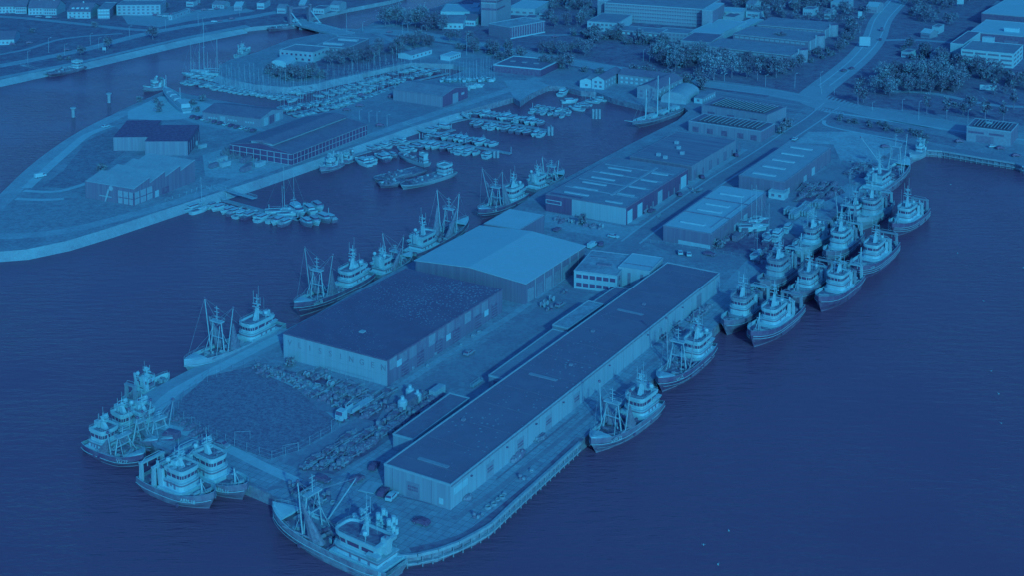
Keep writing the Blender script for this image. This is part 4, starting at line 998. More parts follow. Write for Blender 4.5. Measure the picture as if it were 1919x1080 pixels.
for q, hh, ff, rm, lb_, nw in ((((1107, 36), (1158, 43), (1185, 27)), 6.5, 'offwhite', 'roof_mid', 'white walled canteen in front of the office slab', 7),
        (((1150, 51), (1236, 62), (1252, 54)), 6.5, 'brick', 'roof_mid', 'brick classroom block with square white windows', 9),
        (((1236, 55), (1290, 63), (1302, 55)), 6.0, 'brick_light', 'roof_mid', 'brick block with white window grid left of the school wings', 8),
        (((1280, 73), (1331, 80), (1356, 64)), 6.5, 'brick_light', 'roof_dark', 'two storey brick entrance block beside the nearest school wing', 6),
        (((1290, 60), (1345, 66), (1400, 40)), 5.0, 'pale', 'roof_light', 'light roofed link building behind the school entrance', 0),
        (((1330, 14), (1390, 23), (1398, 15)), 6.0, 'pale', 'roof_light', 'light roofed hall right of the office slab', 5),
        (((1360, 28), (1376, 32), (1394, 24)), 5.0, 'pale', 'roof_dark', 'small dark roofed block right of the stair block', 3),
        (((1404, 18), (1425, 23), (1438, 17)), 4.5, 'offwhite', 'roof_mid', 'small white shed at the top right of the school', 2),
        (((1375, 48), (1395, 52), (1432, 36)), 4.0, 'pale', 'roof_light', 'narrow pale link building between the school wings', 0),
        (((955, 12), (1003, 17), (1030, 2)), 5.0, 'pale', 'roof_light', 'pale flat roofed shed left of the office slab', 4),
        (((1560, 2), (1590, 6), (1600, 0)), 5.0, 'pale', 'roof_light', 'small pale building by the bend of the avenue', 3)):
    B = bld('block', lb_, *q, hh, ff, ff, 'flat', rm, cat='building', par=.2)
    if nw:
        for zz in ((1.2, 4.0) if hh > 5.5 else (1.4,)): row(B, 'F', nw, .5, B['w']-.5, zz, B['w']/nw*.55, 1.4, 'white' if ff == 'brick' and zz > 3 else 'dull')
# tower and dark ribbed office
B = bld('apartment_tower', 'tall grey tower block rising out of the top of the frame', (911, -60), (931, -55), (958, -66), 40, 'clad_mid', 'brick_light', 'flat', 'roof_mid', cat='tower')
for zz in (11.5, 17, 22.5, 28): face(B, 'F', B['w']*.5, zz, B['w']*.98, 1.5, 'dark', 'window_band'); face(B, 'R', B['d']*.3, zz, B['d']*.55, 1.2, 'white' if zz > 20 else 'dark', 'window_band')
face(B, 'F', B['w']*.5, 16.2, B['w']*.98, 1.2, 'pale', 'floor_band')
B = bld('ribbed_office', 'dark office with white vertical fins at the foot of the tower block', (932, 41), (957, 51), (1022, 39), 8, 'brick', 'dark', 'flat', 'roof_stain', cat='office')
row(B, 'R', 14, .5, B['d']-.5, .3, .5, 7.4, 'light', 'fin', out=.2)
face(B, 'R', B['d']*.5, 0, B['d'], .8, 'white', 'plinth', .25)
# harbour u-shaped building, sheds
for q, hh, rf, rh, rm, lb_, nw in ((((1113, 146), (1133, 150), (1167, 132)), 5.5, 'y', 2, 'roof_dark', 'left gabled wing of the harbour office with white front', 2),
        (((1167, 134), (1258, 149), (1276, 140)), 6, 'x', 2, 'roof_dark', 'long back wing of the harbour office with white windows', 10),
        (((1197, 161), (1233, 167), (1280, 146)), 6.2, 'y', 2.2, 'roof_dark', 'right gabled wing of the harbour office facing the quay', 3),
        (((1090, 148), (1112, 152), (1119, 146)), 4, 'y', 1.6, 'roof_mid', 'little gabled boathouse left of the harbour office', 1),
        (((1305, 180), (1317, 184), (1342, 171)), 3, 'x', .6, 'roof_mid', 'small pale hut on the quay behind the tall ship', 1)):
    B = bld('harbour_building', lb_, *q, hh, 'white' if nw < 3 else 'brick_light', 'brick_light', rf, rm, rh, cat='building')
    for zz in (1, 3.4):
        if zz+1.3 < hh: row(B, 'F', nw, .8, B['w']-.8, zz, 1.5, 1.2, 'white' if nw > 3 else 'dull'); row(B, 'R', 6, 1, B['d']-1, zz, 1.4, 1.2, 'white')
B = bld('barrel_tent', 'pale barrel roofed storage tent behind the tall ship', (1243, 181), (1286, 188), (1311, 170), 2.2, 'pale', 'pale', 'barrel', 'roof_pale', 4.0, cat='storage tent')
B = bld('club_house', 'dark roofed clubhouse with white eaves between marina and avenue', (926, 121), (1014, 130), (1050, 113), 4.2, 'dark', 'glass', 'flat', 'roof_dark', cat='clubhouse', trim='white', par=.5)
for k in range(3): rbox(B, B['w']*(.2+.25*k), B['d']*.5, 3, 2, .5, 'mid', 'roof_unit')
# spit buildings
B = bld('sawtooth_hall', 'grey hall with pale saw-tooth roof and a glazed corner at the spit', (173, 334), (251, 354), (366, 309), 7.2, 'clad_dark', 'clad_dark', 'saw', 'roof_pale', 2.3, cat='hall')
for f, x in (('F', B['w']*.84), ('R', B['d']*.14)):
    ww = 9 if f == 'F' else 12
    o_ = face(B, f, x, .2, ww, 5.4, 'light', 'corner_window', .08); b = MB().mat('dark')
    for k in range(4):
        t = x-ww/2+ww*k/3
        if f == 'F': b.box(t-.22, t+.22, -.2, -.09, .2, 5.6)
        else: b.box(B['w']+.09, B['w']+.2, t-.22, t+.22, .2, 5.6)
    if f == 'F': b.box(x-ww/2, x+ww/2, -.18, -.1, 2.7, 3.0)
    else: b.box(B['w']+.1, B['w']+.18, x-ww/2, x+ww/2, 2.7, 3.0)
    b.build('window_frame', None, o_)
face(B, 'R', B['d']*.36, 0, 2.4, 2.8, 'offwhite', 'door'); face(B, 'R', B['d']*.5, 0, 4.5, 2.9, 'dark', 'garage_door')
an = MB().mat('pale').loft([rp(B['w']*.42, -.3, 0, .3, .1), rp(B['w']*.5, -.3, 5.6, .5, .12)]); an.box(B['w']*.3, B['w']*.55, -.3, -.15, 2.0, 2.4); an.tube((B['w']*.54, -.12, 6.0), (B['w']*.54, -.3, 6.0), 1.1, 12).build('anchor_sign', None, B['o'])
B = bld('dark_roof_hall', 'left half of the hall with two black pitched roofs on the spit', (221, 248), (279, 256), (303, 229), 6.6, 'clad_mid', 'clad_mid', 'shed', 'black', 1.2, cat='hall')
B = bld('dark_roof_hall', 'right half of the hall with two black pitched roofs and glass gable', (279, 257), (352, 264), (374, 238), 6.8, 'clad_mid', 'dark', 'shed', 'black', 1.2, cat='hall')
row(B, 'R', 5, .6, B['d']-.6, .4, .25, 5, 'light', 'mullion', out=.12)
B = bld('long_shed', 'long shed with dark roof and pale gable behind the car row on the spit', (386, 207), (488, 222), (531, 205), 4.6, 'clad_mid', 'clad_light', 'x', 'roof_dark', 2.2, cat='shed')
for x in (.18, .52, .82): row(B, 'F', 4, B['w']*x-3, B['w']*x+3, 1.6, 1.0, .9, 'offwhite')
face(B, 'F', B['w']*.35, 0, 3.4, 3.6, 'pale', 'garage_door'); face(B, 'R', B['d']*.25, 0, 3.4, 4, 'offwhite', 'garage_door', .1); face(B, 'R', B['d']*.75, 0, 3.4, 4, 'offwhite', 'garage_door', .1); face(B, 'R', B['d']*.5, 0, 4.4, 4.2, 'dark', 'garage_door')
B = bld('glazed_hall', 'old hall with glazed white framed walls and raised roof lantern on the spit', (463, 258), (547, 288), (688, 233), 5.6, 'glass', 'glass', 'y', 'roof_dark', 2.6, cat='hall')
row(B, 'R', 22, 0, B['d'], 0, .22, 5.5, 'light', 'mullion', out=.14)
for zz in (.2, 2.7, 5.2): face(B, 'R', B['d']/2, zz, B['d'], .25, 'light', 'glazing_bar', .16); face(B, 'F', B['w']/2, zz, B['w'], .3, 'pale', 'glazing_bar', .16)
row(B, 'F', 9, 0, B['w'], 0, .3, 5.5, 'pale', 'mullion', out=.14)
W, D, h_ = B['w'], B['d'], B['h']+1.9
MB().mat('pale').box(W*.33, W*.67, 1, D-1, h_-.6, h_+1.1).mat('roof_dark').loft([[(W*.3, .6, h_+1.1), (W*.7, .6, h_+1.1), (W*.7, D-.6, h_+1.1), (W*.3, D-.6, h_+1.1)], [(W*.48, .6, h_+2.2), (W*.52, .6, h_+2.2), (W*.52, D-.6, h_+2.2), (W*.48, D-.6, h_+2.2)]]).build('roof_lantern', None, B['roof'])
B = bld('boat_hall', 'plain mid blue boat hall with black gable end by the gravel field', (743, 165), (830, 180), (877, 163), 6.0, 'clad_mid', 'clad_black', 'x', 'roof_mid', 2.2, cat='hall')
face(B, 'R', B['d']*.5, 0, 5.5, 5.2, 'mid', 'garage_door'); face(B, 'R', B['d']*.8, 3, 3, 1.2, 'pale', 'sign_board')
# breakwater buildings
B = bld('marina_office', 'flat roofed pale two storey building on the breakwater', (532, 91), (587, 99), (617, 88), 6, 'pale', 'offwhite', 'flat', 'roof_mid', cat='office', par=.5)
row(B, 'F', 7, .5, B['w']-.5, 3.6, 1.4, 1.2, 'glass'); row(B, 'F', 5, .5, B['w']-.5, .8, 1.6, 1.3, 'glass'); row(B, 'R', 4, .5, B['d']-.5, 3.6, 1.4, 1.2, 'glass')
B = bld('barrel_shed', 'pale barrel roofed shed below the breakwater office', (508, 121), (540, 125), (556, 114), 1.5, 'pale', 'pale', 'barrel', 'roof_light', 4.2, cat='shed')
B = bld('lock_building', 'dark walled building with two pale roof boxes beside the bridge', (600, 82), (651, 90), (692, 72), 5.2, 'brick', 'brick', 'flat', 'roof_mid', cat='building')
rbox(B, B['w']*.4, B['d']*.25, B['w']*.6, 3, 1.2, 'pale', 'roof_unit'); rbox(B, B['w']*.55, B['d']*.7, B['w']*.6, 3, 1.2, 'pale', 'roof_unit'); row(B, 'F', 8, .5, B['w']-.5, 3, 1.3, 1.2, 'pale')
for q, rf, lb_ in ((((756, 97), (771, 103), (810, 92)), 'y', 'white gabled cabin among the masts of the marina'), (((835, 100), (843, 105), (864, 98)), 'flat', 'white flat roofed hut right of the marina cabin')):
    B = bld('cabin', lb_, *q, 3, 'white', 'white', rf, 'roof_mid' if rf == 'y' else 'white', 1, cat='cabin'); row(B, 'R', 5, .5, B['d']-.5, 1, 1.4, 1.1, 'dull')
for q, hh, rf, rm, lb_ in ((((827, 37), (868, 43), (880, 28)), 4.2, 'x', 'roof_mid', 'white gabled house with grey roof beyond the avenue'), (((873, 31), (891, 38), (908, 27)), 4, 'x', 'roof_dark', 'small white house just left of the tower block'),
        (((832, 13), (897, 22), (905, 8)), 4.5, 'flat', 'roof_light', 'long white roofed shed behind the gabled house')):
    B = bld('house', lb_, *q, hh, 'white', 'white', rf, rm, 2.4, cat='house'); row(B, 'F', 5, .8, B['w']-.8, 1, 1.4, 1.3, 'dull'); row(B, 'R', 4, .8, B['d']-.8, 1, 1.2, 1.2, 'dull')
# houses on the far bank
HL = ['leftmost of the five gabled houses at the top left', 'second gabled house from the left at the top left', 'third gabled house from the left at the top left', 'fourth gabled house from the left at the top left',
      'gabled house with pale dormers, right end of its row']
for i, q in enumerate((((3, 7), (31, 11), (41, 3)), ((33, 9), (50, 12), (60, 4)), ((59, 10), (87, 14), (96, 6)), ((88, 12), (106, 15), (123, 7)), ((134, 17), (170, 21), (188, 11)))):
    B = bld('gabled_house', HL[i], *q, 5.2, 'offwhite', 'pale', 'x', 'roof_dark', 4.4, cat='house', ov=.3, group='gabled houses on the far bank')
    for zz in (.8, 3.2): row(B, 'F', 5, .5, B['w']-.5, zz, 1.2, 1.3, 'dull')
    MB().mat('offwhite').box(B['w']*.5-.5, B['w']*.5+.5, B['d']*.5-.4, B['d']*.5+.4, 9, 11).build('chimney', None, B['roof'])
    if i == 4:
        for k in range(4): MB().mat('white').box(B['w']*(.2+.2*k)-1, B['w']*(.2+.2*k)+1, B['d']*.12, B['d']*.4, 5.9, 7.6).build('dormer', None, B['roof'])
B = bld('gabled_house', 'low gabled house with dark roof at the left edge above the channel', (0, 67), (27, 73), (38, 60), 3.6, 'offwhite', 'offwhite', 'x', 'roof_dark', 3.4, cat='house'); row(B, 'F', 4, .5, B['w']-.5, .9, 1.2, 1.2, 'dull')
for q, hh, lb_, nw in ((((188, 13), (206, 17), (220, 4)), 7, 'dark brick apartment house right of the gabled houses', 4), (((235, -2), (301, 9), (312, 0)), 7.5, 'white apartment block with balconies at the top left', 9), (((318, 28), (323, 29), (357, 16)), 3.2, 'narrow pale garage block on the far bank lawn', 1)):
    B = bld('apartment_block', lb_, *q, hh, 'brick_light' if nw == 4 else 'pale', 'brick' if nw == 4 else 'pale', 'flat', 'roof_mid', cat='building')
    for zz in (1, 3.6, 5.6)[:3 if hh > 5 else 1]: row(B, 'F', nw, .4, B['w']-.4, zz, 1.8 if nw > 1 else 1, 1.2, 'dull' if nw != 4 else 'white'); row(B, 'R', 5, .4, B['d']-.4, zz, 1.2, 1.2, 'dull')

r_ = random.Random(21); T_ = sorted([(985, 31), (1012, 23), (1062, 5), (1088, 18), (1400, 6), (1480, 4), (1507, 15), (1546, 23), (1626, 10), (1726, 60), (1748, 49), (1862, 9), (352, 2), (402, 6), (441, 9), (484, 4), (522, 13), (562, 6), (622, 7), (590, 14), (885, 12), (1690, 96), (1715, 130)])
for i, (u, v) in enumerate(T_):
    w_ = r_.uniform(9, 20); k_ = 'far bank' if u < 640 else 'town edge'
    B = bld('small_building', 'small %s background building, %s roof, %s from the left of its kind' % (r_.choice(('pale', 'white')), 'gabled' if i % 3 else 'flat', od(i)), (u, v), (u+w_, v+w_*.14), (u+w_+r_.uniform(8, 16), v+w_*.14-r_.uniform(4, 7)), r_.uniform(3, 5), ('offwhite', 'pale', 'brick_light')[i % 3], None, 'x' if i % 3 else 'flat', ('roof_dark', 'roof_mid', 'roof_light')[i % 3], 2, cat='building', group='low sheds in the background')
    row(B, 'F', 4, .5, B['w']-.5, 1, 1.3, 1.2, 'dull')
# ---------------------------------------------------------------- trees and plants
def crown(seed, rx, rz_, zc, n=55, leaf=.75, per=15, gap=.0, pale=0):
    r_ = random.Random(seed); b = MB()
    for i in range(n):
        while True:
            p = Vector((r_.uniform(-1, 1), r_.uniform(-1, 1), r_.uniform(-1, 1)))
            if .25 < p.length < 1: break
        k = 1+.34*math.sin(3*math.atan2(p.y, p.x)+seed)*math.sin(2.3*p.z+seed)
        c = Vector((p.x*rx*k, p.y*rx*k, zc+p.z*rz_)); cr = r_.uniform(.16, .3)*rx
        b.mat('leaf%d' % min(3, max(0, int(r_.gauss(1.3+pale, .9)))))
        for j in range(per):
            q = Vector((r_.gauss(0, 1), r_.gauss(0, 1), r_.gauss(0, .8))); q = c+q*cr*.6
            u = Vector((r_.gauss(0, 1), r_.gauss(0, 1), r_.gauss(0, 1))).normalized(); v = u.orthogonal().normalized()*leaf*r_.uniform(.5, 1)*.5; u = v.cross(u).normalized()*leaf*r_.uniform(.5, 1)*.5
            b.add([q-v, q+u, q+v, q-u], [(0, 1, 2, 3)])
    return b
def tree(seed=0, h=11, rx=4, slim=False, bare=.22, pale=0, nm='tree'):
    def f():
        root = thing(nm, None, None); r_ = random.Random(seed)
        zc = h*(.5+bare/2); rzz = h*(1-bare)/2
        t = MB().tube((0, 0, -.2), (.1, 0, h*.35), .32, 7, .22).tube((.1, 0, h*.35), (0, .2, h*.8), .22, 6, .07)
        for i in range(7):
            a = i*2.4; z = h*(.25+.07*i); t.tube((.05, 0, z), (math.cos(a)*rx*.7, math.sin(a)*rx*.7, z+h*.2), .12, 5, .03)
        t.build('trunk', 'bark', root)
        crown(seed, rx, rzz, zc, 72 if not slim else 40, .8, 15, pale=pale).build('crown', None, root)
        return root
    return f
TR = {'broad': (tree(1, 11, 4.6), 'broad leafy tree'), 'round': (tree(2, 9, 3.6), 'round leafy tree'), 'slim': (tree(3, 11, 2.2, True, .3), 'slender young tree'),
      'open': (tree(4, 13, 5.2, False, .15, .7), 'tall pale leafed tree'), 'bush': (tree(5, 3.4, 2.2, True, .02, nm='shrub'), 'low dense shrub'), 'dark': (tree(6, 10, 4.0, False, .1, -.8), 'dark dense tree')}
CNT = {}  
def trees(zone, group, items, s=1, seed=0):
    """items: (kind, u, v[, scale]); labelled by their order from the left inside the zone"""
    r_ = random.Random(seed); items = sorted(items, key=lambda t: t[1])
    cnt = {}
    for it in items:
        k = it[0]; i = cnt.get(k, 0); cnt[k] = i+1; p = G(it[1], it[2]); sc_ = (it[3] if len(it) > 3 else 1)*s*r_.uniform(.85, 1.15)
        place('t'+k, TR[k][0], tuple(p), r_.uniform(0, 6.28), '%s, %s from the left %s' % (TR[k][1], od(i), zone), 'shrub' if k == 'bush' else 'tree', group, (sc_, sc_, sc_*r_.uniform(.9, 1.1)))
def scatter(kinds, pts, n, seed, s=1):
    """n tree positions spread along a polyline band: pts = (u, v, half width, half height)"""
    r_ = random.Random(seed); out = []
    for i in range(n):
        t = i/(max(1, n-1))*(len(pts)-1); k = min(len(pts)-2, int(t)); f = t-k
        a, b_ = pts[k], pts[k+1]; q = [a[j]*(1-f)+b_[j]*f for j in range(4)]
        out.append((r_.choice(kinds), q[0]+r_.uniform(-1, 1)*q[2], q[1]+r_.uniform(-1, 1)*q[3], s))
    return out
trees('beyond the bridge basin', 'trees beyond the bridge', scatter(['broad', 'open', 'dark'], [(722, 46, 5, 3), (830, 56, 10, 3)], 11, 1, 1.15))
trees('on the breakwater', 'trees on the breakwater', scatter(['broad', 'round', 'dark', 'broad'], [(625, 122, 6, 5), (700, 108, 12, 5), (760, 88, 10, 4), (800, 84, 8, 2)], 24, 2, .8))
trees('at the green bank foot', 'shrubs on the green bank', scatter(['bush', 'round'], [(500, 140, 8, 4), (560, 148, 10, 4), (600, 140, 10, 5)], 20, 3, .85))
trees('between clubhouse and tower', 'trees by the clubhouse', scatter(['round', 'broad', 'slim'], [(845, 76, 6, 3), (905, 92, 10, 6), (960, 100, 8, 4)], 8, 4, .8))
trees('on the avenue lawn', 'trees on the avenue lawn', scatter(['broad', 'round', 'dark'], [(1018, 100, 4, 3), (1060, 98, 8, 6), (1100, 102, 8, 6)], 9, 5, .8)+scatter(['bush', 'round', 'bush'], [(1080, 64, 5, 3), (1215, 84, 5, 4)], 18, 15, .8))
trees('at the ribbed office', 'trees by the ribbed office', [('dark', 1030, 36), ('round', 1040, 50), ('dark', 1062, 48), ('round', 1090, 46), ('broad', 1095, 40), ('bush', 1000, 62), ('slim', 1082, 50)], .9, 6)
trees('behind the harbour office', 'trees behind the harbour office', scatter(['broad', 'open', 'dark', 'broad'], [(1230, 112, 8, 8), (1275, 125, 10, 10), (1310, 115, 10, 8)], 17, 7, .95))
trees('left of the school', 'trees before the school wings', [('open', 1338, 150, 1.5), ('open', 1372, 145, 1.3), ('dark', 1355, 120), ('broad', 1400, 145), ('dark', 1403, 130), ('slim', 1420, 150, 1.2), ('dark', 1440, 140), ('broad', 1455, 145, 1.1), ('dark', 1470, 138), ('round', 1310, 150), ('round', 1500, 125)]+scatter(['dark', 'round'], [(1385, 118, 6, 6), (1480, 135, 6, 6)], 8, 8, .8), .95, 8)
trees('between the school wings', 'trees between the school wings', [('bush', 1482, 62), ('round', 1455, 82), ('bush', 1520, 62), ('round', 1465, 84), ('round', 1590, 65), ('broad', 1602, 72), ('round', 1598, 55), ('bush', 1530, 100)], .9, 9)
def wood(poly, n, lab, seed):
    P = px(poly); r_ = random.Random(seed); x0, x1 = min(p.x for p in P), max(p.x for p in P); y0, y1 = min(p.y for p in P), max(p.y for p in P); big = MB(); k = 0
    vs = [crown(seed*10+i, 3.6, 3.6+.4*i, 5+.3*i, 36, 1.0, 11, pale=(-.6, 0, .5, .2)[i]) for i in range(4)]
    while k < n:
        x, y = r_.uniform(x0, x1), r_.uniform(y0, y1); ins = False
        for a, b in zip(P, P[1:]+P[:1]):
            if (a.y > y) != (b.y > y) and x < (b.x-a.x)*(y-a.y)/(b.y-a.y)+a.x: ins = not ins
        if not ins: continue
        k += 1; v = r_.choice(vs); s = r_.uniform(.45, 1.05); o = len(big.v); big.v += [(x+p[0]*s, y+p[1]*s, GZ+p[2]*s) for p in v.v]; big.f += [tuple(i+o for i in q) for q in v.f]
        if not big.ms: big.ms = ['leaf0', 'leaf1', 'leaf2', 'leaf3']
        big.m += [min(3, int(v.ms[m][-1])) for m in v.m]
        big.mat('leaf0').tube((x, y, GZ), (x, y, GZ+4*s), .25, 4)
    tag(big.build('woodland'), lab, 'woodland', kind='stuff')
wood([(1435, 10), (1500, -8), (1650, -8), (1640, 30), (1600, 60), (1530, 48), (1470, 40)], 75, 'dark mixed woodland above the school wings, left of the avenue bend', 1)
wood([(1690, -8), (1830, -8), (1800, 20), (1790, 48), (1720, 40), (1690, 20)], 70, 'tall dense woodland right of the avenue at the top', 2)
wood([(1230, 84), (1300, 90), (1335, 100), (1330, 130), (1290, 145), (1240, 128)], 26, 'dark belt of trees left of the nearest school wing', 3)
wood([(1010, -8), (1115, -8), (1110, 20), (1060, 24), (1020, 14)], 30, 'dark tree belt left of the long office slab', 4)
wood([(1400, -8), (1440, -8), (1480, 40), (1400, 40), (1385, 10)], 22, 'thin wood between office slab and school', 5)
wood([(1060, 66), (1120, 60), (1230, 76), (1290, 84), (1280, 92), (1200, 88), (1100, 80)], 34, 'scrubby tree belt before the brick classroom block', 6)
wood([(1830, 130), (1919, 130), (1960, 175), (1860, 180)], 16, 'loose wood at the right edge below the white office', 7)
trees('in the roadside grove', 'trees of the roadside grove', [('open', 1656, 150, 1.1), ('dark', 1672, 148, 1.1), ('dark', 1690, 150), ('broad', 1700, 145), ('open', 1720, 158, 1.2), ('broad', 1740, 160), ('open', 1730, 148), ('open', 1765, 150, 1.1), ('broad', 1785, 152), ('open', 1778, 165), ('broad', 1800, 150), ('round', 1660, 175, 1.1), ('open', 1668, 180), ('round', 1613, 168), ('slim', 1608, 195, 1.2), ('round', 1618, 192), ('dark', 1680, 140), ('open', 1640, 175, .8), ('broad', 1748, 138)]+scatter(['open', 'dark', 'broad', 'round'], [(1650, 160, 10, 10), (1730, 165, 20, 14), (1810, 165, 14, 10)], 26, 28, .9), .95, 12)
trees('along the footpath', 'young trees along the footpath', [('slim', 1737, 214, 1.3), ('slim', 1774, 222, 1.2), ('round', 1805, 215), ('slim', 1846, 226, 1.3), ('slim', 1880, 228, 1.2), ('slim', 1900, 205), ('round', 1820, 205), ('bush', 1790, 200)], .9, 13)
trees('by the white office', 'shrubs by the white office', scatter(['bush', 'bush', 'round'], [(1690, 95, 12, 8), (1760, 120, 18, 8), (1840, 140, 18, 8), (1910, 155, 10, 10)], 42, 14, .9))
trees('on the far bank', 'trees on the far bank', [('round', 152, 104, .85), ('round', 203, 91, .75), ('round', 287, 73, 1.0), ('bush', 113, 111, .9), ('bush', 129, 111, .8), ('round', 312, 18, .7), ('dark', 411, 8, .8), ('dark', 420, 5, .8), ('bush', 62, 60), ('bush', 178, 50)], 1, 16)
trees('beside the pier road end', 'shrubs at the pier road', [('bush', 1463, 248, 1.2), ('bush', 1470, 242), ('bush', 1478, 236), ('bush', 1090, 418), ('bush', 1330, 462, .9), ('bush', 1345, 463)], 1, 17)
trees('at the top of the town', 'trees at the top of the town', scatter(['dark', 'broad', 'round'], [(1040, 10, 10, 6), (1090, 12, 10, 5), (1105, 30, 8, 4)], 9, 18, .8)+scatter(['broad', 'dark'], [(1370, 8, 6, 4), (1440, 12, 8, 5)], 8, 19, .8))
trees('along the avenue hedge', 'hedge bushes along the avenue', scatter(['bush', 'bush', 'bush', 'round'], [(860, 90, 10, 2), (960, 112, 14, 3), (1100, 135, 14, 3), (1220, 150, 14, 3), (1320, 165, 10, 3)], 44, 21, .9))
trees('on the spit', 'bushes on the spit', [('bush', 262, 190), ('bush', 292, 192), ('bush', 300, 199), ('bush', 297, 209), ('bush', 363, 195), ('bush', 380, 188), ('bush', 370, 208), ('bush', 190, 318), ('bush', 222, 330, .8), ('bush', 545, 686, .9)], .8, 22)
trees('beside the school drive', 'shrubs by the school drive', scatter(['bush', 'round', 'bush'], [(1500, 118, 10, 6), (1560, 100, 10, 8), (1600, 70, 8, 8)], 18, 23, .8))
trees('on the heath verge', 'shrubs on the heath verge', scatter(['bush'], [(1570, 222, 10, 4), (1660, 240, 14, 4), (1740, 256, 14, 4)], 22, 24, .6))
rb = crown(9, 1.2, 1.2, 1.6, 30, .8, 10, pale=1)
P = px([(412, 290), (425, 278), (470, 276), (478, 290), (450, 300), (420, 298)]); bb = MB(); r_ = random.Random(5)
c0 = sum(P, Vector((0, 0, 0)))/len(P)
for i in range(420):
    a, b_ = r_.choice(list(zip(P, P[1:]+P[:1]))); f, g = r_.random(), math.sqrt(r_.random()); q = c0.lerp(a.lerp(b_, f), g)
    bb.tube((q.x, q.y, GZ), (q.x+r_.uniform(-.3, .3), q.y+r_.uniform(-.3, .3), GZ+r_.uniform(1.5, 3)), .12, 3, .04)
o_ = bb.build('reeds', 'reed'); tag(o_, 'bed of tall pale reeds beside the glazed hall', 'reeds', kind='stuff')

# ---------------------------------------------------------------- vehicles
def car(t='dark', L=4.4, kind='car'):
    def f():
        root = thing('parked_car' if kind == 'car' else 'van', None, None)
        if kind == 'car': prof = [(-2.2, .35), (-2.2, .85), (-2.0, .98), (-1.55, 1.38), (-.4, 1.47), (.35, 1.4), (1.05, .98), (1.95, .86), (2.2, .7), (2.2, .35)]
        else: prof = [(-2.6, .4), (-2.6, 1.9), (-2.4, 2.1), (1.2, 2.1), (1.5, 1.95), (2.05, 1.2), (2.55, 1.0), (2.6, .45)]
        n = len(prof); b = MB().mat(t); rings = []
        for y in (-.9, -.84, .84, .9):
            rings.append([(x*(1 if abs(y) < .88 else .97), y*(1-.16*max(0, z-1)/.5 if kind == 'car' else 1-.03*(z > 1.5)), z if abs(y) < .88 else .35+(z-.35)*.93) for x, z in prof])
        b.loft(rings); b.build('body', None, root)
        g = MB().mat('glass')
        if kind == 'car':
            g.add([(1.05, -.74, 1.0), (1.05, .74, 1.0), (.4, .66, 1.41), (.4, -.66, 1.41)], [(0, 1, 2, 3)]).add([(-1.62, .66, 1.38), (-2.02, .74, 1.02), (-2.02, -.74, 1.02), (-1.62, -.66, 1.38)], [(3, 2, 1, 0)])
            for sg in (1, -1): g.add([(.9, sg*.87, 1.02), (-1.8, sg*.87, 1.02), (-1.4, sg*.79, 1.36), (.3, sg*.79, 1.38)], [(0, 1, 2, 3)])
        else:
            g.add([(1.55, -.8, 1.93), (2.08, -.84, 1.22), (2.08, .84, 1.22), (1.55, .8, 1.93)], [(0, 1, 2, 3)])
            for sg in (1, -1): g.box(.8, 1.7, sg*.88-.03, sg*.88+.03, 1.25, 1.75)
        o = g.build('window', None, root); o.location.z = .015
        wh = None
        for sx in ((-1.35, 1.35) if kind == 'car' else (-1.7, 1.7)):
            for sy in (-.8, .8):
                if wh is None: wh = MB().mat('black').tube((0, -.12, 0), (0, .12, 0), .33, 10).mat('mid').tube((0, -.13, 0), (0, .13, 0), .17, 8).build('wheel', None, root); o = wh
                else: o = wh.copy(); col.objects.link(o)
                o.location = (sx, sy, .33)
        for sy in (-.6, .6): MB().mat('pale').box(2.15 if kind == 'car' else 2.5, 2.22 if kind == 'car' else 2.63, sy-.2, sy+.2, .6, .78).build('headlight', None, root)
        return root
    return f
CARS = {'d': (car('dark'), 'dark parked car'), 'b': (car('black'), 'black parked car'), 'w': (car('white'), 'white parked car'), 'm': (car('mid'), 'mid blue parked car'),
        'v': (car('white', kind='van'), 'white van'), 'k': (car('dark', kind='van'), 'dark van')}
def cars(lst, group=None):
    for k, u, v, a, lab in lst:
        p = G(u, v); p.z += .05
        place('c'+k, CARS[k][0], tuple(p), a, lab, 'van' if k in 'vk' else 'car', group)
A_, B_ = AX, AX-math.pi/2
cars([('b', 790, 983, B_+.05+math.pi, 'black car alone on the slab quay at the near curve'), ('w', 735, 935, AX+.15, 'white car parked at the near corner of the long warehouse'),
      ('b', 719, 927, AX+.2, 'black car parked beside the white car at the long warehouse'), ('b', 702, 878, AX+.25, 'black car parked between net heaps and the long warehouse'),
      ('d', 670, 903, AX-.1, 'dark car in the open between net heap and pale slab'), ('d', 606, 903, B_, 'dark car behind the beam trawler mast at the quay'),
      ('k', 322, 822, B_+.1+math.pi, 'dark van parked at the left end of the pier road'), ('m', 417, 838, B_, 'pale pickup beside the field fence'),
      ('w', 1275, 475, AX+.5, 'left of two small white cars on the forecourt'), ('w', 1291, 478, AX+.5, 'right of two small white cars on the forecourt'),
      ('v', 1110, 463, AX, 'white van beside the light roofed warehouse'), ('d', 1127, 459, AX+.4, 'dark car just beyond the white van'),
      ('d', 1222, 397, AX, 'dark car by the first white doors of the skylight warehouse'), ('d', 1274, 366, AX+.6, 'dark car by the far end of the skylight warehouse'),
      ('b', 1316, 333, AX+.6, 'black car at the near corner of the ribbed roof warehouse'), ('b', 1379, 292, AX+.7, 'black car halfway along the ribbed roof warehouse'),
      ('v', 76, 332, AX-.25, 'white camper van alone on the sea wall track'), ('w', 199, 238, AX, 'white car on the track left of the black roofed hall')])
for i in range(12):
    cars([('dbwmddwbdwmd'[i], 362+i*10.3, 220+i*2.35, AX+.2, '%s car from the left in the row at the long shed' % od(i).capitalize())], 'cars parked by the long shed')
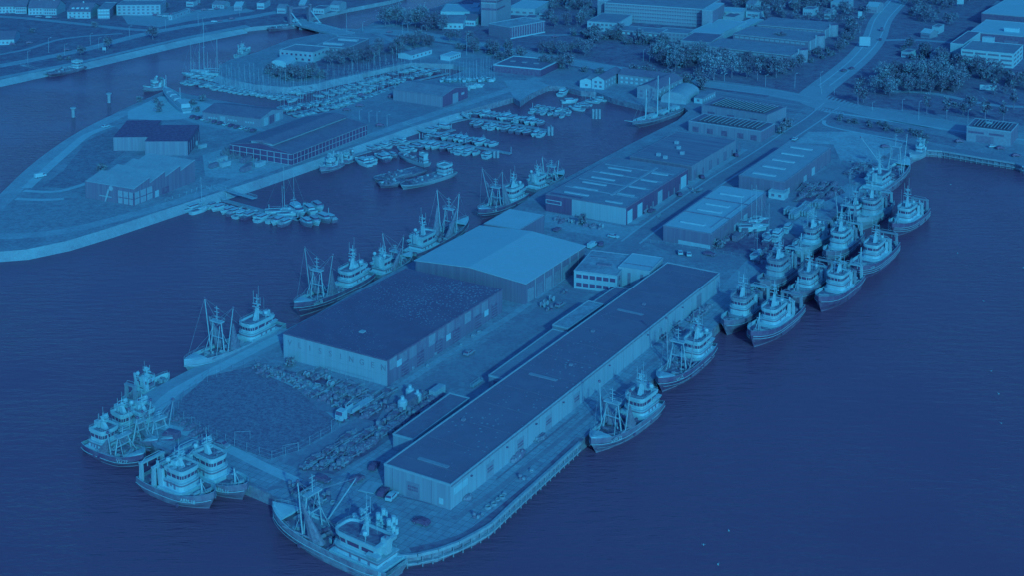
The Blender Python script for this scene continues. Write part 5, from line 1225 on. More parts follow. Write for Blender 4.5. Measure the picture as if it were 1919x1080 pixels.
cars([('b', 678, 179, .3, 'black car on the boat hall road, nearest the marina'), ('d', 675, 199, 0, 'dark car at the left corner of the gravel field'), ('d', 651, 207, 0, 'dark car beside the far end of the glazed hall'),
      ('b', 735, 182, .2, 'black car beside the plain boat hall'), ('b', 713, 236, .1, 'black car below the lamp posts of the spit'),
      ('k', 1653, 57, 1.2, 'dark van driving on the avenue bend'), ('d', 1597, 129, .7, 'dark car waiting at the crossing, right one'), ('d', 1582, 133, .7, 'dark car waiting at the crossing, left one'),
      ('w', 1861, 276, .1, 'white car on the quay by the right hand basin'), ('b', 1875, 279, .1, 'black car next to the white car by the right hand basin'), ('d', 1799, 266, .0, 'dark car on the path left of the quay office'),
      ('d', 1659, 276, .2, 'dark car at the edge of the sand lot'), ('d', 1650, 75, 1.2, 'dark car at the side road junction'), ('b', 1041, 70, 0, 'black car beside the ribbed office'), ('b', 1905, 293, 0, 'black car at the right frame edge'),
      ('d', 731, 61, .1, 'dark car just off the bridge'), ('w', 597, 44, -.2, 'white car crossing the lifting bridge')])
FBc = [(15, 27), (73, 32), (92, 33), (103, 34), (136, 36), (25, 84), (55, 81), (126, 94), (275, 27), (292, 29), (300, 30), (310, 31), (323, 27), (362, 20), (371, 8), (383, 19), (396, 19), (407, 17), (421, 15), (435, 36), (356, 5), (402, 41), (412, 40)]
for i, (u, v) in enumerate(sorted(FBc)):
    cars([('dbdmwbd'[i % 7], u, v, .15+(i % 3)*.1, 'small %s car, %s from the left on the far bank' % (('dark', 'black', 'dark', 'blue', 'white', 'black', 'dark')[i % 7], od(i)))], 'cars on the far bank')
# lorry with trailer
def lorry():
    root = thing('lorry', 'white flatbed lorry with crane beside the lettered warehouse', 'lorry', tuple(G(644, 788)), AX+math.pi)
    c = MB().mat('white').loft([[(-.2, -1.2, .7), (2.1, -1.2, .7), (2.1, 1.2, .7), (-.2, 1.2, .7)], [(-.2, -1.2, 2.3), (2.1, -1.2, 2.1), (2.1, 1.2, 2.1), (-.2, 1.2, 2.3)], [(-.2, -1.15, 3.3), (1.7, -1.15, 3.2), (1.7, 1.15, 3.2), (-.2, 1.15, 3.3)]])
    c.build('cab', None, root); MB().mat('glass').add([(2.12, -1.1, 2.15), (2.12, 1.1, 2.15), (1.76, 1.05, 3.05), (1.76, -1.05, 3.05)], [(0, 1, 2, 3)]).build('windscreen', None, root)
    MB().mat('offwhite').box(-12.5, -2.2, -1.25, 1.25, 1.05, 1.3).box(-6, -2.4, -1.25, -1.1, 1.3, 2.2).box(-6, -2.4, 1.1, 1.25, 1.3, 2.2).build('flatbed', None, root)
    MB().mat('dull').box(-12.5, 1.5, -.5, .5, .6, 1.0).build('chassis', None, root)
    MB().mat('pale').tube((-1.2, 0, 1), (-1.2, 0, 3.8), .2).tube((-1.2, 0, 3.8), (-3.8, .3, 4.6), .14).build('loading_crane', None, root)
    for x in (1.2, -1.0, -3.4, -9.5, -11):
        for y in (-1.05, 1.05): MB().mat('black').tube((x, y-.15, .5), (x, y+.15, .5), .5, 10).build('wheel', None, root)
lorry()
# ---------------------------------------------------------------- posts, fences, piles
def lamp(h):
    def f():
        root = thing('street_lamp', None, None)
        MB().mat('pale').tube((0, 0, 0), (0, 0, h), .14, 6, .08).tube((0, 0, h-.1), (1.3, 0, h+.25), .07).build('pole', None, root)
        MB().mat('offwhite').box(1.0, 1.9, -.18, .18, h+.15, h+.35).build('lamp_head', None, root)
        return root
    return f
def lamps(lst, zone, group):
    for i, (u, v, v1) in enumerate(sorted(lst)):
        hh = HT(u, v, v1); place('lamp', lamp(9), tuple(G(u, v)), .6, 'slender pale street lamp, %s from the left %s' % (od(i), zone), 'street lamp', group, (1, 1, max(.5, hh/9.3)))
lamps([(53, 119, 95), (92, 98, 70), (122, 104, 82), (170, 84, 62), (186, 92, 70), (243, 68, 48), (311, 55, 34), (381, 54, 33), (372, 47, 20), (450, 30, 2)], 'on the far bank', 'street lamps on the far bank')
lamps([(674, 224, 205), (692, 229, 208), (707, 231, 209), (726, 236, 214)], 'below the gravel field', 'lamp posts below the gravel field')
lamps([(650, 60, 20), (680, 58, 40), (755, 63, 44), (765, 60, 46), (791, 64, 47), (875, 103, 63), (1046, 103, 85), (1206, 114, 92), (1218, 115, 93), (1234, 110, 92)], 'along the town avenue', 'street lamps along the avenue')
lamps([(1358, 152, 140), (1435, 162, 140), (1490, 164, 137), (1538, 164, 134), (1540, 176, 160), (1564, 178, 164), (1635, 207, 192), (1691, 207, 186), (1722, 223, 189), (1814, 236, 205), (1650, 160, 135), (1653, 163, 137), (1862, 146, 125)], 'around the crossing', 'street lamps around the crossing')
lamps([(1593, 344, 316), (1621, 320, 298), (1567, 378, 358)], 'on the eastern quay road', 'lamp posts on the eastern quay')
def fence(name, pts, h, step, lab, m='mid', closed=False):
    P = px(pts); o = P[0]; root = thing(name, lab, 'fence', tuple(o)); L_ = [p-o for p in P]
    if closed: L_.append(L_[0])
    r_ = MB()
    for zz in (h, h*.55, .15): r_.path([(p.x, p.y, zz) for p in L_], .028, 3)
    r_.build('rail', m, root); proto = None; k = 0
    for a, b in zip(L_, L_[1:]):
        n = max(1, int((b-a).length/step))
        for i in range(n):
            if k >= 95: break
            q = a.lerp(b, i/n)
            if proto is None: proto = MB().tube((0, 0, 0), (0, 0, h+.1), .06, 4).build('post', m, root); w_ = proto
            else: w_ = proto.copy(); col.objects.link(w_)
            w_.location = (q.x, q.y, 0); k += 1
fence('wire_fence', [(330, 778), (375, 806), (440, 838), (510, 862), (560, 846), (622, 812), (650, 785)], 2.2, 3.5, 'wire fence on posts round the near side of the grass field', 'pale')
fence('wire_fence', [(330, 778), (345, 745), (392, 706), (480, 686), (490, 681)], 2.0, 3.5, 'wire fence along the left quay side of the grass field', 'mid')
fence('wire_fence', [(495, 700), (545, 716), (640, 745), (700, 765)], 2.0, 3.0, 'wire fence before the yard of the lettered warehouse', 'pale')
fence('quay_fence', [(1400, 512), (1440, 466), (1490, 427), (1545, 389), (1600, 346)], 1.8, 4, 'long fence between boatyard and the moored trawlers', 'pale')
fence('white_railing', [(310, 377), (350, 364), (388, 348)], 1.2, 3, 'white railing along the sawtooth hall quay', 'white')
fence('goal_fence', [(1205, 452), (1250, 458), (1340, 472), (1420, 486)], 1.0, 3, 'low pale barrier along the forecourt kerb', 'pale')
def steps_():
    root = thing('boarding_steps', 'small pale railed steps on the road by the lean-to roof', 'steps', tuple(G(893, 722)), AX)
    b = MB().mat('offwhite'); b.build('railing', None, root) if 0 else None
    for y in (-.5, .5): railing(MB().mat('offwhite'), [(-2.5, y, 0), (0, y, 0), (2.5, y, 0)], 1.1, .06).build('railing', None, root)
    MB().mat('pale').box(-2.5, 2.5, -.5, .5, .3, .42).build('step', None, root)
steps_()
def dolphin(u, v, v1, lab, n=1, r=.9):
    p = G(u, v, 0); h = HT(u, v, v1, 0); root = thing('mooring_pile', lab, 'mooring pile', tuple(p))
    for i in range(n): MB().mat('light').tube(((i-(n-1)/2)*1.7, 0, -1), ((i-(n-1)/2)*1.7, 0, h), r, 10).build('pile', None, root)
    if n == 1: MB().mat('pale').tube((0, 0, h+.1), (0, 0, h+.6), 1.6, 10).build('cap', None, root)
dolphin(138, 219, 203, 'single pale mooring pile with cap, nearest the sea wall'); dolphin(205, 192, 176, 'single pale mooring pile with cap, farther up the channel')
dolphin(1118, 222, 204, 'triple mooring piles standing alone in the back basin', 3, .7); dolphin(1032, 253, 237, 'double mooring piles at the end of a pontoon row', 2, .7); dolphin(930, 295, 282, 'double mooring piles at the mid basin pontoon', 2, .7)
# bridge
def bridge():
    a, b = G(556, 40), G(640, 62); d = b-a; L_ = d.length; rz = math.atan2(d.y, d.x)
    root = thing('lifting_bridge', 'twin lifting bridge with dark towers and white balance arms', 'bridge', tuple(a), rz)
    MB().mat('concrete').box(-6, L_+6, -7, 7, -.8, .1).mat('pale').box(-6, L_+6, -7.2, -6.8, .1, .9).box(-6, L_+6, 6.8, 7.2, .1, .9).build('deck', None, root)
    for y in (-8, 8):
        t = MB().mat('dull').box(3, 6, y-1.2, y+1.2, -.5, 12); t.mat('dull').box(2.5, 6.5, y-1.4, y+1.4, 12, 12.8); t.build('tower', None, root)
        MB().mat('white').tube((7, y, 8), (20, y, .8), .45, 6).build('balance_arm', None, root)
    MB().mat('dull').box(3, 6, -8, 8, 10.6, 11.8).build('portal_beam', None, root)
    for x in (L_*.25, L_*.7): MB().mat('concrete').box(x-1.5, x+1.5, -6, 6, -4, -.8).build('pier', None, root)
bridge()
def sign(u, v, hh, ww, wh, lab, m='offwhite'):
    root = thing('sign_board', lab, 'sign', tuple(G(u, v)), -.2)
    MB().mat('pale').tube((-ww*.35, 0, 0), (-ww*.35, 0, hh), .1, 4).tube((ww*.35, 0, 0), (ww*.35, 0, hh), .1, 4).build('post', None, root); MB().mat(m).box(-ww/2, ww/2, -.08, .08, hh-wh, hh).build('panel', None, root)
sign(1621, 88, 7, 7, 6, 'large pale panel left of the avenue bend, upper one'); sign(1612, 36, 6, 3, 5, 'small pale panel left of the avenue, topmost'); sign(196, 98, 3.5, 2.5, 2, 'small white notice board on the channel bank'); sign(1254, 105, 7, 3.5, 6, 'white memorial panel between the avenue flags'); sign(1852, 170, 3.5, 9, 3, 'broad white board on the footpath lawn'); sign(1800, 12, 6, 5, 4, 'white house shaped sign left of the flat factory')
# ---------------------------------------------------------------- fishing fleet
Q = ' at the left quay'
moor(cutter, (346, 712), (522, 623), 'light hulled beam trawler with tall derricks, nearest one along the left quay', 'trawler', B=8.6, mh='hull_light', seed=2, lean=(15, -1), brow='white', reg=None, dl=.40, gx=.66, hx=.02)
moor(cutter, (552, 600), (690, 526), 'dark hulled beam trawler with net gantry, moored behind the lettered warehouse corner', 'trawler', B=8.4, mh='hull_dark', seed=3, lean=(14, -2), reg='BRU-48', gx=.7)
moor(cutter, (772, 490), (702, 525), 'short beam trawler with bow away from the camera and two radar domes', 'trawler', B=7.4, mh='hull_mid', seed=5, lean=(16, -2), gx=.55, dl=.5)
moor(cutter, (878, 432), (768, 489), 'white beam trawler with big hanging nets beside the light roof', 'trawler', B=8.4, mh='hull_dark', seed=4, lean=(10, -2), dl=.40, gx=.66)
moor(cutter, (897, 414), (980, 373), 'dark beam trawler with wide spread derricks beyond the light roof', 'trawler', B=8.0, mh='hull_dark', seed=7, lean=(2, -10), reg='Z-48', dl=.46)
moor(cutter, (1057, 336), (994, 364), 'white trawler farthest up the left quay beside the skylight warehouse', 'trawler', B=7.5, mh='hull_mid', seed=8, lean=(12, -3), nets=1, dl=.36)
moor(cutter, (1108, 857), (1226, 766), 'big beam trawler along the right quay before the long warehouse, nearest one', 'trawler', B=8.8, mh='hull_mid', seed=6, lean=(10, 0), reg='ARM 22', dl=.38, gx=.68)
moor(cutter, (1234, 742), (1326, 659), 'second beam trawler along the right quay, dark hull and tall twin derricks', 'trawler', B=8.4, mh='hull_dark', seed=9, lean=(10, 0), reg='VLI-25', dl=.42, nets=0)
moor(cutter, (512, 984), (744, 1088), 'large rusty hulled beam trawler in the foreground with stacked floats', 'trawler', B=9.4, mh='rust', seed=12, lean=(0, -66), dl=.34, gx=.66, nets=1, hx=-.03, hl=.36)
moor(trawler, (402, 958), (280, 903), 'dark stern trawler with stern gantry bridge and lettered bow, lower left', 'trawler', B=9.4, mh='hull_mid', seed=1, reg='ARM-18', lines=1, hx=.40)
moor(trawler, (464, 942), (345, 880), 'stern trawler between the lettered trawler and the quay', 'trawler', B=8.6, mh='hull_mid', seed=4, reg='ARM-14', lines=1, hx=.30, hl=.3)
moor(cutter, (270, 877), (172, 836), 'leftmost beam trawler with white bulwark at the pier tip', 'trawler', B=8.4, mh='hull_dark', seed=10, reg='VLI 27', lean=(10, -12), dl=.36, hx=.04)
moor(cutter, (330, 846), (252, 800), 'beam trawler wedged between leftmost trawler and the pier tip', 'trawler', B=7.6, mh='hull_dark', seed=13, lean=(8, -14), dl=.42, nets=1)
moor(cutter, (296, 850), (214, 806), 'third beam trawler squeezed into the pier tip group', 'trawler', B=6.4, mh='hull_mid', seed=18, lean=(4, -6), dl=.46, nets=1)
moor(trawler, (318, 722), (242, 763), 'small white trawler at the left tip with its bow to the quay', 'trawler', B=5.6, mh='offwhite', seed=3, gant=1, foremast=False, lines=1, hx=.36, hl=.2, h1=2.0, h2=2.1)
RT = [((1357, 634), (1428, 572), 8.4, 'hull_mid', 'first stern trawler of the right cluster, with pale waterline bow', 2, .42, None),
      ((1407, 657), (1488, 588), 9.2, 'hull_dark', 'nearest big stern trawler of the right cluster, with round wheelhouse', 3, .36, None),
      ((1424, 560), (1492, 500), 8.6, 'hull_mid', 'stern trawler against the quay, third in the right cluster', 5, .42, None),
      ((1482, 580), (1548, 522), 8.4, 'hull_mid', 'middle stern trawler between two others in the right cluster', 6, .4, None),
      ((1534, 590), (1602, 530), 8.8, 'hull_dark', 'outer stern trawler with white foredeck, bow alone over open water', 8, .38, None),
      ((1490, 492), (1548, 443), 8.4, 'hull_light', 'white fronted stern trawler by the boatyard fence', 9, .36, None),
      ((1548, 500), (1604, 450), 8.2, 'hull_mid', 'stern trawler with swept white bow beside the striped hull', 11, .4, None),
      ((1600, 532), (1667, 470), 9.4, 'hull_dark', 'widest stern trawler with three white hull stripes', 12, .36, 'Z-201'),
      ((1606, 436), (1660, 390), 8.6, 'hull_light', 'stern trawler with tall white front, upper part of the cluster', 14, .40, None),
      ((1672, 446), (1726, 403), 9.0, 'hull_dark', 'outermost stern trawler at the upper right with four white stripes', 15, .38, None)]
for b_, s_, B__, mh, lab, sd_, hx, rg in RT:
    moor(trawler, b_, s_, lab, 'trawler', group='stern trawlers moored in the right cluster', B=B__, mh=mh, seed=sd_, hx=hx, reg=rg, lines=3 if 'stripes' in lab else sd_ % 2+1, h1=2.7+.35*(sd_ % 3), hl=.22+.02*(sd_ % 4), mw='pale' if sd_ in (5, 14) else 'white', low='mid' if sd_ in (2, 5, 6) else 'white', brow='mid' if sd_ in (2, 5, 9, 6) else None, foremast=sd_ % 3 == 0)
moor(cutter, (1566, 448), (1612, 405), 'dark beam trawler with mast and derricks inside the right cluster', 'trawler', B=7.4, mh='hull_dark', seed=15, lean=(4, -4), dl=.4, nets=1)
moor(cutter, (1702, 322), (1625, 374), 'large vessel with a crane boom at the head of the right quay', 'trawler', B=9.6, mh='hull_mid', seed=16, lean=(44, -2), dl=.36, nets=0, gx=.66, hx=.06)
moor(trawler, (1705, 306), (1736, 286), 'small workboat in the corner of the right hand basin', 'boat', B=4.6, mh='hull_light', seed=17, gant=0, foremast=False, lines=1, h1=1.5, h2=1.8, hx=.3, hl=.2)
# stacked floats hanging behind the foreground trawler
r_ = random.Random(4)
for k, (u, v) in enumerate(((668, 968), (680, 958), (690, 972), (712, 966), (722, 958), (732, 978), (741, 972))):
    p = G(u, v+35); root = thing('float_rack', '%s rack of white net floats from the left on the quay by the rusty trawler' % od(k).capitalize(), 'float rack', tuple(p), AX, 'racks of net floats'); 
    MB().mat('dull').tube((0, 0, 0), (0, 0, 5.4), .12, 5).tube((-.8, 0, .1), (.8, 0, .1), .1, 4).build('post', None, root)
    for j in range(4):
        MB().mat('white').tube(((-1)**j*.55, .1*(j % 3), .5+j*1.15), ((-1)**j*.55, .1*(j % 3), 1.9+j*1.15), .55, 8).build('net_float', None, root)
# tall ship
def tallship():
    a, b = G(1186, 243, 0), G(1276, 209, 0); d = a-b; L = d.length; c = (a+b)/2
    root = thing('tall_ship', 'three masted sailing ship moored on the left quay at the top', 'sailing ship', (c.x, c.y, 0), math.atan2(d.y, d.x))
    hb, dk, sh = hull_mesh(L, 8, 2.2, 3.4, .9, 'hull_mid', 'white', 'deck_light', over=.12, fine=2.1, tran=.6)
    h = hb.build('hull', None, root); dk.build('deck', None, root); strake(L, 8, sh, -.3, .12).mat('white').build('strake', 'white', h)
    MB().mat('offwhite').tube((L*.48, 0, 4), (L*.66, 0, 6.5), .3, 6, .15).build('bowsprit', None, root)
    for s, hh in ((.74, 19), (.5, 24), (.26, 21)):
        x = -L/2+s*L; m = MB().mat('white').tube((x, 0, 2.5), (x-.5, 0, hh), .38, 7, .2); mo = m.build('mast', None, root)
        MB().mat('light').tube((x, 0, 4.2), (x-L*.17, 0, 4.8), .22).tube((x-.4, 0, hh*.6), (x-L*.13, 0, hh*.72), .13).build('boom', None, mo)
        ln = MB().mat('mid')
        for sg in (1, -1):
            for q in (-1.6, 0, 1.6): ln.tube((x+q, sg*3.8, 3), (x-.3, 0, hh*.85), .05, 3)
        ln.tube((x, 0, hh*.97), (x+L*.25, 0, 5), .05, 3); ln.build('rigging', None, mo)
    for x0, x1 in ((-.42, -.3), (-.18, -.05), (.05, .16), (.3, .36)): MB().mat('white').box(x0*L, x1*L, -1.6, 1.6, 2.6, 4.4).build('deckhouse', None, root)
    clutter(-.4*L, .4*L, 2.8, 2.6, 24, 8).build('deck_gear', None, root)
tallship()
# barges in the middle basin
def barge(label, bow, stern, B, mh, house=True, seed=0, fb=1.4):
    a, b = G(*bow, 0), G(*stern, 0); d = a-b; L = d.length; c = (a+b)/2
    root = thing('barge', label, 'barge', (c.x, c.y, 0), math.atan2(d.y, d.x))
    hb, dk, sh = hull_mesh(L, B, fb, fb+.6, .3, mh, 'mid', 'deck', over=.04, fine=4.5, tran=.95); hb.build('hull', None, root); dk.build('deck', None, root)
    MB().mat('rust').box(-.2*L, .3*L, -B*.36, B*.36, fb, fb+.7).build('hatch', None, root)
    if house: wheelhouse(root, -.45*L, -.27*L, B*.62, fb, 1.6, 1.9, .2)
    clutter(-.15*L, .35*L, B*.3, fb+.6, 22, seed).build('deck_gear', None, root)
    return root
barge('long dark barge with white wheelhouse moored in the middle basin', (752, 356), (846, 326), 8.5, 'hull_light', seed=1)
barge('low work barge cluttered with gear, left of the long barge', (702, 342), (790, 320), 9, 'hull_mid', False, 2, 1.0)
barge('flat deck pontoon barge between other barges', (712, 352), (756, 340), 8, 'hull_mid', False, 3, 1.0)
barge('slender white barge with a thin mast behind the work barge', (748, 294), (802, 312), 4.5, 'hull_light', True, 5)
barge('dark ferry with pale upper deck at the far bank landing', (90, 144), (154, 128), 9, 'hull_mid', True, 6)
barge('work vessel moored just before the lifting bridge', (502, 58), (560, 50), 8, 'hull_mid', True, 7)
moor(trawler, (268, 172), (308, 166), 'white patrol boat off the tip of the spit', 'boat', B=6, mh='hull_mid', seed=20, gant=1, foremast=False, lines=1, hx=.32, hl=.25, h1=2, h2=2)
moor(trawler, (470, 99), (443, 110), 'white launch moored off the breakwater', 'boat', B=4, mh='offwhite', seed=21, gant=0, foremast=False, lines=1, hx=.35, hl=.25, h1=1.6, h2=1.7)
# ship displayed on the plaza
def landship():
    a, b = G(309, 172), G(352, 212); d = a-b; L = d.length; c = (a+b)/2
    root = thing('museum_ship', 'old white ship standing on the plaza at the spit tip', 'ship', (c.x, c.y, GZ+.6), math.atan2(d.y, d.x))
    hb, dk, sh = hull_mesh(L, 7.5, 1.6, 2.2, .4, 'pale', 'white', 'deck_light', fine=2.4, tran=.8); hb.build('hull', None, root); dk.build('deck', None, root)
    MB().mat('offwhite').loft([rpz(-.44*L, -.15*L, 5, 1.6, .3), rpz(-.42*L, -.18*L, 4.4, 3.6, .3)]).build('deckhouse', None, root)
    for x0 in (-.1, .08, .24): MB().mat('pale').loft([rpz(x0*L, (x0+.15)*L, 4.6, 1.7, .1), rpz(x0*L+.4, (x0+.15)*L-.4, 3.2, 3.0, .1)]).build('hatch', None, root)
    for x in (-.2, .42): MB().mat('offwhite').tube((x*L, 0, 1.8), (x*L, 0, 10), .15).build('mast', None, root)
landship()
# ---------------------------------------------------------------- marinas
def pontoon(pts, w, lab, z=.0):
    P = px(pts, z); o = P[0]; root = thing('pontoon', lab, 'pontoon', tuple(o)); b = MB(); c = MB()
    for a, d in zip(P, P[1:]):
        k = (d-a).normalized(); n = Vector((-k.y, k.x, 0))*w/2; q = [a-o-n-k*w*.3, a-o+n-k*w*.3, d-o+n+k*w*.3, d-o-n+k*w*.3]
        b.loft([[(p.x, p.y, .05) for p in reversed(q)], [(p.x, p.y, .55) for p in reversed(q)]])
        m_ = max(1, int((d-a).length/14))
        for i in range(m_+1): t = a.lerp(d, i/m_)-o+n*1.2; c.tube((t.x, t.y, -1), (t.x, t.y, 3.2), .16, 6)
    b.build('walkway', 'deck_light', root); c.build('guide_pile', 'pale', root)
pontoon([(356, 148), (450, 168), (566, 184)], 2.2, 'outer pontoon of the sailing marina, left arm')
boat_row((353, 145), (566, 183), 20, 1, 'behind the left pontoon', 'yachts in the sailing marina', seed=1, dist=6)
boat_row((358, 150), (566, 186), 24, -1, 'before the left pontoon', 'yachts in the sailing marina', seed=2, dist=6)
pontoon([(572, 178), (618, 156), (672, 144), (704, 140), (775, 122)], 2.2, 'middle pontoon of the sailing marina')
boat_row((574, 176), (772, 121), 19, 1, 'behind the middle pontoon', 'yachts in the sailing marina', seed=3, dist=6)
boat_row((580, 180), (772, 125), 17, -1, 'before the middle pontoon', 'yachts in the sailing marina', seed=4, dist=6)
pontoon([(540, 214), (640, 196), (745, 160), (838, 138)], 2.2, 'near pontoon of the sailing marina along the spit')
boat_row((540, 211), (640, 192), 14, 1, 'on the near marina pontoon', 'yachts in the sailing marina', seed=5, dist=6)
boat_row((640, 193), (745, 158), 18, 1, 'on the middle near pontoon', 'yachts in the sailing marina', seed=6, dist=6)
boat_row((748, 157), (838, 136), 14, 1, 'on the far near pontoon', 'yachts in the sailing marina', seed=7, dist=6, kinds='x')
boat_row((548, 218), (745, 164), 22, -1, 'below the near pontoon', 'yachts in the sailing marina', seed=16, dist=4)
for k, (u, v, hh) in enumerate(((362, 142, 1.3), (378, 138, 1.2), (388, 140, 2.0))):
    place('s4', SB[4], tuple(G(u, v, 0)), 2.9, 'big two masted yacht, %s from the left at the breakwater head' % od(k), 'yacht', 'big yachts at the breakwater head', hh)
boat_row((828, 152), (930, 150), 17, 1, 'ashore beside the clubhouse', 'yachts ashore in the boatyard', seed=8, dist=3, z=GZ+.8, jit=1)
boat_row((865, 172), (905, 160), 5, 1, 'ashore by the boat hall', 'yachts ashore in the boatyard', seed=9, dist=3, z=GZ+.8, jit=1)
# central basin
pontoon([(392, 366), (420, 376), (500, 398), (560, 412), (618, 405)], 2.4, 'pontoon of the lower basin below the sawtooth hall')
boat_row((405, 382), (478, 402), 6, -1, 'on the lower basin pontoon', 'boats at the lower basin pontoon', 'm', 10, dist=4, sc_=1.1)
boat_row((478, 398), (560, 416), 7, -1, 'at the pontoon bend', 'boats at the lower basin pontoon', 'm', 11, dist=5, sc_=1.15)
boat_row((560, 418), (618, 405), 5, -1, 'at the lower pontoon end', 'boats at the lower basin pontoon', 'm', 12, dist=4, sc_=1.35)
boat_row((555, 404), (612, 394), 4, 1, 'behind the lower pontoon end', 'boats at the lower basin pontoon', 'm', 13, dist=3, sc_=1.4)
place('s1', SB[1], tuple(G(529, 398, 0)), .2, 'tall yacht with high mast at the lower pontoon, left one', 'yacht', None, 1.35)
place('s4', SB[4], tuple(G(548, 402, 0)), .2, 'tall two masted yacht at the lower pontoon, right one', 'yacht', None, 1.1)
place('s0', SB[0], tuple(G(376, 396, 0)), .9, 'single white yacht lying apart below the sawtooth hall', 'yacht', None, 1.2)
place('m0', MO[0], tuple(G(363, 392, 0)), .9, 'white cabin cruiser beside the yacht lying apart', 'motor boat', None, 1.1)
pontoon([(600, 314), (650, 296), (720, 276), (790, 262), (850, 244)], 2.2, 'second pontoon of the middle basin, nearest the spit')
boat_row((665, 306), (735, 290), 7, -1, 'on the near middle pontoon', 'motor boats in the middle basin', 'm', 20, dist=3, sc_=1.15)
boat_row((700, 285), (765, 268), 7, 1, 'behind the near middle pontoon', 'motor boats in the middle basin', 'm', 21, dist=4, sc_=1.05)
boat_row((735, 282), (800, 266), 6, -1, 'right of the middle pontoon', 'motor boats in the middle basin', 'm', 22, dist=5)
pontoon([(790, 262), (870, 272), (955, 288)], 2.4, 'cross pontoon of the middle basin')
boat_row((790, 258), (920, 278), 15, 1, 'behind the cross pontoon', 'motor boats in the middle basin', 'm', 23, dist=5, sc_=1.05)
boat_row((800, 268), (935, 290), 13, -1, 'before the cross pontoon', 'motor boats in the middle basin', 'm', 24, dist=5)
boat_row((815, 250), (848, 240), 4, 1, 'up the spit pontoon', 'motor boats in the middle basin', 'm', 25, dist=4)
moor(trawler, (600, 326), (640, 311), 'small fishing boat with a sail like net, left in the middle basin', 'boat', B=4.6, mh='hull_mid', seed=23, gant=1, lines=1, hx=.4, hl=.22, h1=1.6, h2=1.7)
moor(trawler, (641, 309), (660, 301), 'smaller fishing boat right of the one with net', 'boat', B=3.8, mh='hull_mid', seed=24, gant=1, lines=1, hx=.4, hl=.22, h1=1.4, h2=1.6, foremast=False)
place('m4', MO[4], tuple(G(877, 284, 0)), .4, 'lone small white boat before the cross pontoon', 'motor boat', None, 1.1)
pontoon([(845, 230), (880, 222), (960, 232), (1030, 246)], 2.4, 'upper pontoon of the middle basin')
boat_row((850, 226), (900, 213), 5, 1, 'left on the upper pontoon', 'motor boats at the upper pontoon', 'm', 30, dist=4)
boat_row((885, 218), (1010, 238), 14, 1, 'behind the upper pontoon', 'motor boats at the upper pontoon', 'm', 31, dist=5, sc_=1.1)
boat_row((890, 230), (1030, 252), 13, -1, 'before the upper pontoon', 'motor boats at the upper pontoon', 'm', 32, dist=4, sc_=1.05)
pontoon([(1130, 178), (1075, 199), (1050, 207), (1062, 213)], 2.2, 'back basin pontoon leading to the quay')
pontoon([(996, 204), (1030, 210), (1066, 216)], 2.2, 'floating back basin pontoon with small boats')
boat_row((996, 203), (1066, 215), 9, 1, 'behind the back basin pontoon', 'boats in the back basin', 'm', 33, dist=3, sc_=.8)
boat_row((1000, 207), (1066, 218), 8, -1, 'before the back basin pontoon', 'boats in the back basin', 'm', 34, dist=3, sc_=.8)
boat_row((1062, 206), (1128, 180), 8, -1, 'along the back quay pontoon', 'boats in the back basin', 'x', 35, dist=4)
place('m1', MO[1], tuple(G(1056, 176, 0)), 1.2, 'white flybridge cruiser in the very back of the basin', 'motor boat', None, 1.2)
place('m0', MO[0], tuple(G(1068, 192, 0)), .2, 'white cabin cruiser beside the back quay pontoon bend', 'motor boat', None, 1.1)
# boats ashore in the boatyard at the right
for k, (u, v, j, s_) in enumerate(((1413, 428, 1, 1.2), (1405, 419, 4, 1.0), (1425, 414, 2, 1.0), (1418, 478, 0, .95), (1440, 440, 3, .9))):
    place('s%d' % j, SB[j], tuple(G(u, v, GZ+1.0)), (.1, .2, .0, AX, AX)[k], 'yacht propped ashore in the boatyard, %s in the row' % od(k), 'yacht', 'yachts ashore in the right boatyard', s_)
for k, (u, v, j, s_) in enumerate(((1458, 443, 1, 1.0), (1477, 429, 0, .9), (1440, 452, 3, .8))):
    place('m%d' % j, MO[j], tuple(G(u, v, GZ+.6)), AX, 'motor boat standing ashore at the fence, %s from the left' % od(k), 'motor boat', 'motor boats ashore at the fence', s_)
# gangways
def gangway(a, b, za, zb, lab):
    p, q = G(*a, za), G(*b, zb); root = thing('gangway', lab, 'gangway', tuple(p)); d = q-p; n = Vector((-d.y, d.x, 0)).normalized()*1.2; o = MB().mat('pale')
    o.add([-n, n, d+n, d-n, -n+Vector((0, 0, .2)), n+Vector((0, 0, .2)), d+n+Vector((0, 0, .2)), d-n+Vector((0, 0, .2))], [(3, 2, 1, 0), (4, 5, 6, 7), (0, 1, 5, 4), (1, 2, 6, 5), (2, 3, 7, 6), (3, 0, 4, 7)])
    o.build('walkway', None, root); r_ = MB().mat('offwhite')
    for s_ in (-1, 1): railing(r_, [tuple(d*t+n*s_) for t in (0, .2, .4, .6, .8, 1)], 1.2, .07)
    r_.build('handrail', None, root)
gangway((392, 352), (422, 374), GZ, .6, 'steep white gangway from the sawtooth hall quay to its pontoon')
gangway((405, 350), (478, 372), GZ, GZ, 'long flat railed gangway beside the steep one')
gangway((758, 232), (800, 248), GZ, .6, 'gangway from the spit down to the middle basin pontoon'); gangway((866, 213), (880, 222), GZ, .6, 'short gangway to the upper pontoon')
gangway((42, 122), (88, 138), GZ, 1.5, 'long gangway from the far bank to the ferry')
